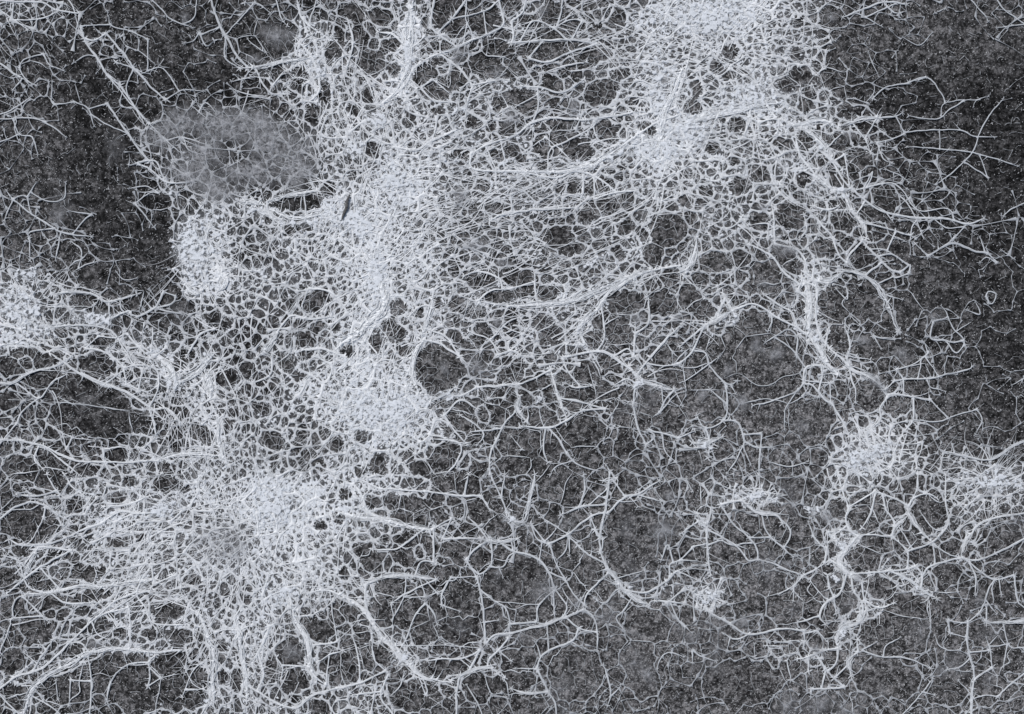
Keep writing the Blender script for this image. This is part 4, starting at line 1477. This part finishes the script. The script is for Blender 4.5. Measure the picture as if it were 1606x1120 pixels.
a_ = TH[:, 2].copy(); pos = TH[:, :2].copy(); st = TH[:, 3] / (S_ - 1); kv = RNG.normal(0, .035, n); Cs = [pos.copy()]
for q in range(S_ - 1):
    a_ = a_ + kv + .28 * (noise(pos[:, 0], pos[:, 1], 24, q % 3) - .5)
    pos = pos + np.stack([np.cos(a_), np.sin(a_)], -1) * st[:, None]; Cs.append(pos.copy())
C = np.stack(Cs, 1)
tc_ = cover(C[..., 0].ravel(), C[..., 1].ravel()).reshape(n, S_)
ok = (tc_.mean(1) > .06) & ((RNG.random(n) < .9))
wd = (.26 + .75 * RNG.random(n) ** 3)[:, None] * np.linspace(1.25, .45, S_)[None]
Zt = .5 + 1.3 * tc_ + .4 * RNG.random((n, 1)) + ground_z(C[..., 0], C[..., 1]) * .5
C, wd, Zt, tc_ = C[ok], wd[ok], Zt[ok], tc_[ok]
gp_ = in_gaps(C[..., 0].ravel(), C[..., 1].ravel(), .85, 5).reshape(C.shape[:2]).mean(1)
ok = gp_ < .2
C, wd, Zt, tc_ = C[ok], wd[ok], Zt[ok], tc_[ok]
who = colony_of(C[:, S_ // 3])
for k in range(len(COLONIES)):
    m = who == k
    if m.sum() < 2: continue
    V, F = ribbons(C[m], wd[m], Zt[m], wd[m] * .6, PROF3)
    o = mesh_object('long_threads', V, F, M_HAIR, roots[k], attrs={'body': np.repeat(tc_[m].ravel() * .6 + .4, 3)}); o['kind'] = 'stuff'

# ------------------------------------------------------------------ felt: the thin continuous skin that fills the thickest growth
M_FELT, nt, p, out = new_mat('felt')
n = nz(nt, 220, 4, .7); r = ramp(nt, n.outputs[0], [(.3, (.58, .61, .64)), (.65, (.84, .87, .90))]); nt.links.new(r.outputs[0], p.inputs['Base Color'])
at = nt.nodes.new('ShaderNodeAttribute'); at.attribute_name = 'body'
n2 = nz(nt, 170, 3, .55)
def mth(op, a, b):
    q = nt.nodes.new('ShaderNodeMath'); q.operation = op
    for k_, v_ in ((0, a), (1, b)):
        if isinstance(v_, (int, float)): q.inputs[k_].default_value = v_
        else: nt.links.new(v_, q.inputs[k_])
    return q.outputs[0]
t_ = mth('ADD', n2.outputs[0], mth('MULTIPLY', mth('SUBTRACT', at.outputs['Fac'], .88), .42))
mr = nt.nodes.new('ShaderNodeMapRange'); mr.inputs[1].default_value = .50; mr.inputs[2].default_value = .57; mr.inputs[3].default_value = 0; mr.inputs[4].default_value = .92
nt.links.new(t_, mr.inputs[0])
haze_ = mth('MAXIMUM', mth('MULTIPLY', mth('SUBTRACT', at.outputs['Fac'], .48), .28), 0)
nt.links.new(mth('MULTIPLY', mth('MAXIMUM', mr.outputs[0], haze_), mth('GREATER_THAN', at.outputs['Fac'], .05)), p.inputs['Alpha'])
fxa = np.arange(-24, W + 28, 4.0); fya = np.arange(-24, H + 28, 4.0)
FX, FY = np.meshgrid(fxa, fya)
fc = cover(FX.ravel(), FY.ravel())
body = fc + .30 * (noise(FX.ravel(), FY.ravel(), 26, 1) - .5)
body[in_gaps(FX.ravel(), FY.ravel(), .95, 5.0)] -= .35
Zf = .3 + .4 * fc + .5 * noise(FX.ravel(), FY.ravel(), 9, 3)
nyf, nxf = FX.shape
i = np.arange(nyf - 1)[:, None] * nxf + np.arange(nxf - 1)[None, :]
Ff = np.stack([i, i + nxf, i + nxf + 1, i + 1], -1).reshape(-1, 4)
Vf = np.stack([wx(FX.ravel()), wy(FY.ravel()), Zf / 1000], -1)
Ff = Ff[body[Ff].max(1) > .44]
wf = colony_of(np.stack([FX.ravel(), FY.ravel()], -1))[Ff[:, 0]]
for k in range(len(COLONIES)):
    fk = Ff[wf == k]
    if len(fk) < 6: continue
    u, inv = np.unique(fk, return_inverse=True)
    o = mesh_object('felt', Vf[u], inv.reshape(fk.shape), M_FELT, roots[k], attrs={'body': body[u]}); o['kind'] = 'stuff'

# ------------------------------------------------------------------ woolly hairs standing over the thick growth, per colony
NH = 70000
hx = RNG.random(NH) * (W + 60) - 30; hy = RNG.random(NH) * (H + 60) - 30
c = cover(hx, hy)
ig = in_gaps(hx, hy, .95)
kp = (RNG.random(NH) < np.interp(c, [0, .3, .6, .9, 1], [.03, .08, .2, .5, .9])) & ~ig
hx, hy, c = hx[kp], hy[kp], c[kp]
n = len(hx)
a_, b_, d_ = metric(hx, hy)
ang = .5 * np.arctan2(-2 * b_, d_ - a_) + RNG.normal(0, .75, n)
L = 4 + 9 * RNG.random(n)
A = np.stack([hx, hy], -1); dv = np.stack([np.cos(ang), np.sin(ang)], -1)
t = np.linspace(0, 1, 4)
bd = RNG.normal(0, .22, n) * L
C = A[:, None] + dv[:, None] * (L[:, None] * t)[..., None] + np.stack([-dv[:, 1], dv[:, 0]], -1)[:, None] * (bd[:, None] * 4 * t * (1 - t))[..., None]
HW = np.full((n, 4), .30) * (.7 + .6 * RNG.random((n, 1))) * np.array([.7, 1, 1, .5])[None]
Z0 = (np.interp(c, [0, 1], [.3, 1.5]) + RNG.random(n) * 1.2)[:, None] + np.zeros((n, 4))
who = colony_of(A)
for k in range(len(COLONIES)):
    m = who == k
    if m.sum() < 5: continue
    V, F = ribbons(C[m], HW[m], Z0[m], HW[m] * .7, PROF3)
    o = mesh_object('hairs', V, F, M_HAIR, roots[k], attrs={'body': np.repeat(c[m], 12)}); o['kind'] = 'stuff'

# ------------------------------------------------------------------ pale flecks and broken threads littering the ground
NF = 140000
fx = RNG.random(NF) * (W + 120) - 60; fy = RNG.random(NF) * (H + 120) - 60
dens = .3 + 1.5 * noise(fx, fy, 38, 0) * noise(fx, fy, 9, 5)
dens *= .35 + 1.0 * sample(TM, fx, fy, W / 16, H / 12)
kp = RNG.random(NF) < np.clip(dens, 0, 1)
fx, fy = fx[kp], fy[kp]; n = len(fx)
ang = RNG.normal(-.45, .75, n); L = .7 + 2.8 * RNG.random(n) ** 2
dv = np.stack([np.cos(ang), np.sin(ang)], -1); A = np.stack([fx, fy], -1)
t = np.linspace(0, 1, 3); bd = RNG.normal(0, .25, n) * L
C = A[:, None] + dv[:, None] * (L[:, None] * t)[..., None] + np.stack([-dv[:, 1], dv[:, 0]], -1)[:, None] * (bd[:, None] * 4 * t * (1 - t))[..., None]
HW = (.18 + .55 * RNG.random((n, 1)) ** 3) * np.array([.7, 1, .6])[None]
Z0 = ground_z(C[..., 0], C[..., 1]) + .1
V, F = ribbons(C, HW, Z0, HW * 1.0, PROF3)
fl = mesh_object('litter', V, F, M_FLECK)
fl['kind'] = 'stuff'; fl['label'] = 'pale specks and broken threads littering the dark ground'; fl['category'] = 'litter'

# ------------------------------------------------------------------ soft films: thin domed skins, x y rx ry degrees height pale
FILMS = [(745, 575, 24, 22, 0, 0), (697, 577, 10, 16, 0, 0), (437, 57, 34, 26, 0, 0), (290, 28, 12, 10, 0, 0), (90, 340, 20, 14, 30, 0), (285, 192, 50, 28, 10, 0), (350, 200, 62, 38, 0, 0), (425, 225, 55, 42, 0, 0), (320, 240, 52, 30, 20, 0), (395, 270, 66, 34, 0, 0), (465, 270, 42, 34, 0, 0), (345, 300, 50, 26, 20, 0), (250, 215, 40, 34, 40, 0), (300, 275, 46, 34, 30, 0), (400, 190, 70, 26, 5, 0), (480, 235, 40, 40, 0, -2),
         (400, 94, 22, 10, 0, 0), (720, 85, 22, 18, -30, 0), (780, 115, 14, 14, 0, 0), (899, 168, 12, 20, 0, 0), (722, 310, 20, 22, 0, 0), (850, 17, 14, 12, 0, 0),
         (800, 185, 18, 20, 0, 0), (1217, 555, 20, 18, 0, 0), (1187, 545, 14, 14, 0, 0), (1141, 580, 12, 14, 0, 0), (1163, 630, 18, 18, 0, 0), (1184, 535, 12, 12, 0, 0),
         (1196, 443, 14, 13, 0, 0), (1101, 620, 14, 12, 0, 0), (1412, 553, 20, 14, 0, 0), (1350, 533, 18, 14, 0, 0), (1375, 600, 24, 12, 35, 0), (1044, 831, 20, 16, 0, 0),
         (1052, 778, 16, 13, 0, 0), (1017, 1057, 18, 16, 0, 0), (669, 937, 10, 10, 0, 0), (757, 1012, 12, 8, 0, 0), (945, 968, 22, 16, -20, 0), (755, 845, 16, 10, 0, 0),
         (1345, 906, 10, 12, 0, 0), (1164, 975, 18, 14, 0, 0), (1281, 1020, 14, 12, 0, 0), (1288, 1105, 14, 12, 0, 0), (1535, 943, 14, 11, 0, 0), (1295, 808, 18, 18, 0, 0),
         (1234, 884, 12, 10, 0, 0), (1086, 1000, 18, 14, 0, 0), (1475, 1052, 12, 10, 0, 0), (997, 498, 18, 16, 0, 0), (1061, 500, 12, 10, 0, 0), (745, 385, 26, 14, 0, 0),
         (790, 412, 18, 9, 0, 0), (778, 505, 12, 10, 0, 0), (640, 275, 30, 26, 0, 1), (340, 838, 40, 30, 0, -2), (372, 850, 34, 36, 20, -2), (350, 865, 44, 22, 0, -2), (458, 1020, 20, 18, 0, 0), (437, 975, 10, 10, 0, 0),
         (148, 1008, 18, 10, 0, 0), (215, 560, 14, 10, 0, 0), (1302, 27, 12, 11, 0, 0), (1331, 214, 14, 12, 0, 0), (1195, 325, 12, 10, 0, 0), (1380, 820, 0, 0, 0, 0),
         (1550, 770, 20, 10, 0, 0), (470, 225, 40, 30, 0, 1), (420, 300, 40, 14, 0, 1),
         (1110, 45, 80, 26, 0, 1), (1035, 105, 16, 20, 0, 1), (545, 330, 30, 34, 0, 1), (590, 430, 14, 50, 0, 1), (300, 380, 26, 50, 0, 1), (1040, 235, 24, 14, 0, 1),
         (1350, 715, 28, 18, 0, 1), (600, 650, 60, 26, 10, 1), (430, 800, 36, 26, 0, 1), (1110, 940, 18, 10, 0, 1), (830, 820, 90, 60, 0, 2), (1230, 390, 30, 18, 0, 0), (830, 1060, 80, 30, 0, 2)]
for q in range(70):
    x_, y_ = random.choice(((random.uniform(680, 1330), random.uniform(560, 1120)), (random.uniform(800, 1606), random.uniform(760, 1120)), (random.uniform(0, 1606), random.uniform(0, 1120))))
    if float(cover(np.array([x_]), np.array([y_]))[0]) < .42: FILMS.append((x_, y_, random.uniform(16, 40), random.uniform(12, 30), random.uniform(0, 180), -1))
fp = np.array([(f_[0], f_[1]) for f_ in FILMS], float); fw = colony_of(fp)
for (x, y, rx, ry, dg, pale), k in zip(FILMS, fw):
    if rx <= 0 or pale > 0: continue
    if rx < 100: rx *= .85; ry *= .85
    nr, na = 8, 36
    vs = [(x, y, 0.0, 1.0)]
    sd = random.random() * 50
    for q in range(1, nr + 1):
        for a in range(na):
            t = 2 * math.pi * a / na
            f_ = 1 + .16 * math.sin(2 * t + sd) + .12 * math.sin(3 * t + 2 * sd) + .08 * math.sin(7 * t + 3 * sd)
            r_ = q / nr * f_ * 1.25
            u, v_ = rx * r_ * math.cos(t), ry * r_ * math.sin(t); c_, s_ = math.cos(math.radians(dg)), math.sin(math.radians(dg))
            fal = (1 - (q / nr) ** 2) ** 2.2 * (.42 if pale == -2 else .26 if pale < 0 else .85 if rx > 35 else .62)
            vs.append((x + u * c_ - v_ * s_, y + u * s_ + v_ * c_, q / nr, fal))
    vs = np.array(vs)
    cz = (.4 if pale == -1 else 1.6) + 2.2 * float(cover(np.array([x]), np.array([y]))[0])
    V = np.stack([wx(vs[:, 0]), wy(vs[:, 1]), (cz + .9 * (1 - vs[:, 2] ** 2) + .6 * noise(vs[:, 0], vs[:, 1], 6, 1)) / 1000], -1)
    Fq = []
    for q in range(nr):
        for a in range(na):
            b2 = (a + 1) % na
            if q == 0: Fq.append((0, 1 + a, 1 + b2, 1 + b2))
            else:
                o0 = 1 + (q - 1) * na; o1 = 1 + q * na
                Fq.append((o0 + a, o1 + a, o1 + b2, o0 + b2))
    tri = [f for f in Fq if f[2] == f[3]]
    me = bpy.data.meshes.new('film'); me.from_pydata([tuple(v) for v in V], [], [f[:3] if f[2] == f[3] else f for f in Fq])
    at = me.attributes.new('body', 'FLOAT', 'POINT'); at.data.foreach_set('value', vs[:, 3].astype(np.float32))
    for pl in me.polygons: pl.use_smooth = True
    me.materials.append(M_FILM)
    o = bpy.data.objects.new('film', me); scene.collection.objects.link(o); o.parent = roots[k]

# ------------------------------------------------------------------ chalky crusts: thick felt with pits, x y rx ry degrees
CRUST = [(1346, 716, 36, 20, -5), (1380, 700, 30, 16, 10), (1112, 936, 30, 14, -10), (1188, 776, 32, 12, 5), (1210, 784, 22, 9, 20), (1105, 697, 20, 11, 30), (1275, 800, 20, 10, 20),
         (1420, 905, 24, 7, 25), (1322, 985, 12, 30, 10), (1445, 925, 22, 8, 20), (40, 430, 30, 14, 0), (32, 482, 50, 26, 0), (60, 520, 40, 15, 0), (308, 390, 36, 62, -5), (595, 645, 85, 42, 8),
         (430, 790, 44, 36, -30), (560, 345, 46, 40, 0), (620, 282, 36, 28, 0), (640, 92, 14, 52, 0), (1045, 236, 28, 16, -15), (1034, 130, 20, 70, 0), (1110, 28, 100, 32, 0), (1150, 172, 66, 11, -12),
         (590, 440, 17, 62, 0), (500, 105, 14, 40, -20), (632, 1030, 20, 14, 20), (1000, 602, 14, 11, 0), (1322, 858, 13, 18, 20), (907, 520, 9, 15, 20), (846, 624, 12, 9, 0), (272, 602, 18, 15, 0),
         (325, 560, 14, 16, 0), (1550, 755, 55, 20, 0), (770, 848, 13, 5, 0), (802, 812, 17, 9, 0), (1150, 500, 13, 11, 0), (1278, 530, 12, 30, -25), (1320, 300, 18, 14, 0), (1288, 232, 12, 12, 0),
         (930, 190, 20, 7, -10), (975, 238, 46, 8, -28), (560, 230, 22, 28, 0), (592, 190, 22, 20, 0), (722, 172, 22, 9, -30), (400, 330, 24, 9, 10), (270, 300, 16, 10, 30),
         (1100, 820, 12, 11, 0), (930, 410, 40, 8, -25), (700, 250, 26, 8, 0), (850, 980, 12, 5, -10), (985, 925, 5, 18, 40), (240, 550, 14, 9, 0), (480, 350, 30, 12, 0), (150, 500, 40, 16, 0),
         (880, 110, 0, 0, 0), (250, 800, 46, 18, -15), (520, 480, 0, 0, 0), (1180, 150, 60, 30, 0), (1080, 200, 50, 30, 0), (700, 620, 16, 12, 0), (450, 930, 30, 18, 0), (1310, 905, 10, 14, 0)]
cw_ = colony_of(np.array([c_[:2] for c_ in CRUST], float))
for (x, y, rx, ry, dg), k in zip(CRUST, cw_):
    if rx <= 0: continue
    st_ = max(1.4, min(rx, ry) / 6)
    ax = np.arange(-1.5 * max(rx, ry), 1.5 * max(rx, ry) + st_, st_); XX, YY = np.meshgrid(x + ax, y + ax)
    fx_ = XX.ravel(); fy_ = YY.ravel()
    rr = ell(fx_, fy_, (x, y, rx, ry, dg)) + .55 * (noise(fx_, fy_, max(6, min(rx, ry) * .6), 2) - .5) + .3 * (noise(fx_, fy_, 6, 3) - .5)
    bd_ = (1.08 if min(rx, ry) > 15 else .98) - .55 * np.clip(rr, 0, 2) ** 1.6
    nn = XX.shape[0]; i = np.arange(nn - 1)[:, None] * nn + np.arange(nn - 1)[None, :]
    Fc = np.stack([i, i + nn, i + nn + 1, i + 1], -1).reshape(-1, 4); Fc = Fc[bd_[Fc].max(1) > .44]
    u, inv = np.unique(Fc, return_inverse=True)
    zc = 1.6 + .7 * cover(fx_, fy_) + .9 * np.clip(1 - rr, 0, 1) + .7 * noise(fx_, fy_, 6, 1)
    V = np.stack([wx(fx_), wy(fy_), zc / 1000], -1)
    mesh_object('crust', V[u], inv.reshape(Fc.shape), M_FELT, roots[k], attrs={'body': bd_[u]})

# ------------------------------------------------------------------ a dark splinter lying on the white trunk
m_, nt_, p_, o_ = new_mat('dark_wood')
n_ = nz(nt_, 400, 3); r_ = ramp(nt_, n_.outputs[0], [(.3, (.05, .05, .05)), (.7, (.16, .16, .16))]); nt_.links.new(r_.outputs[0], p_.inputs['Base Color'])
C = smooth_path(np.array([[549, 306], [545, 316], [544, 326], [539, 338], [537, 345]], float), 2.0)
hw = 2.6 * np.sin(np.linspace(.25, 2.9, len(C))) ** .6
V, F = ribbons(C[None], hw[None], np.full((1, len(C)), 5.2), hw[None] * .8)
sp = mesh_object('wood_splinter', V, F, m_)
sp['label'] = 'short dark wood splinter lying on the white growth'; sp['category'] = 'splinter'
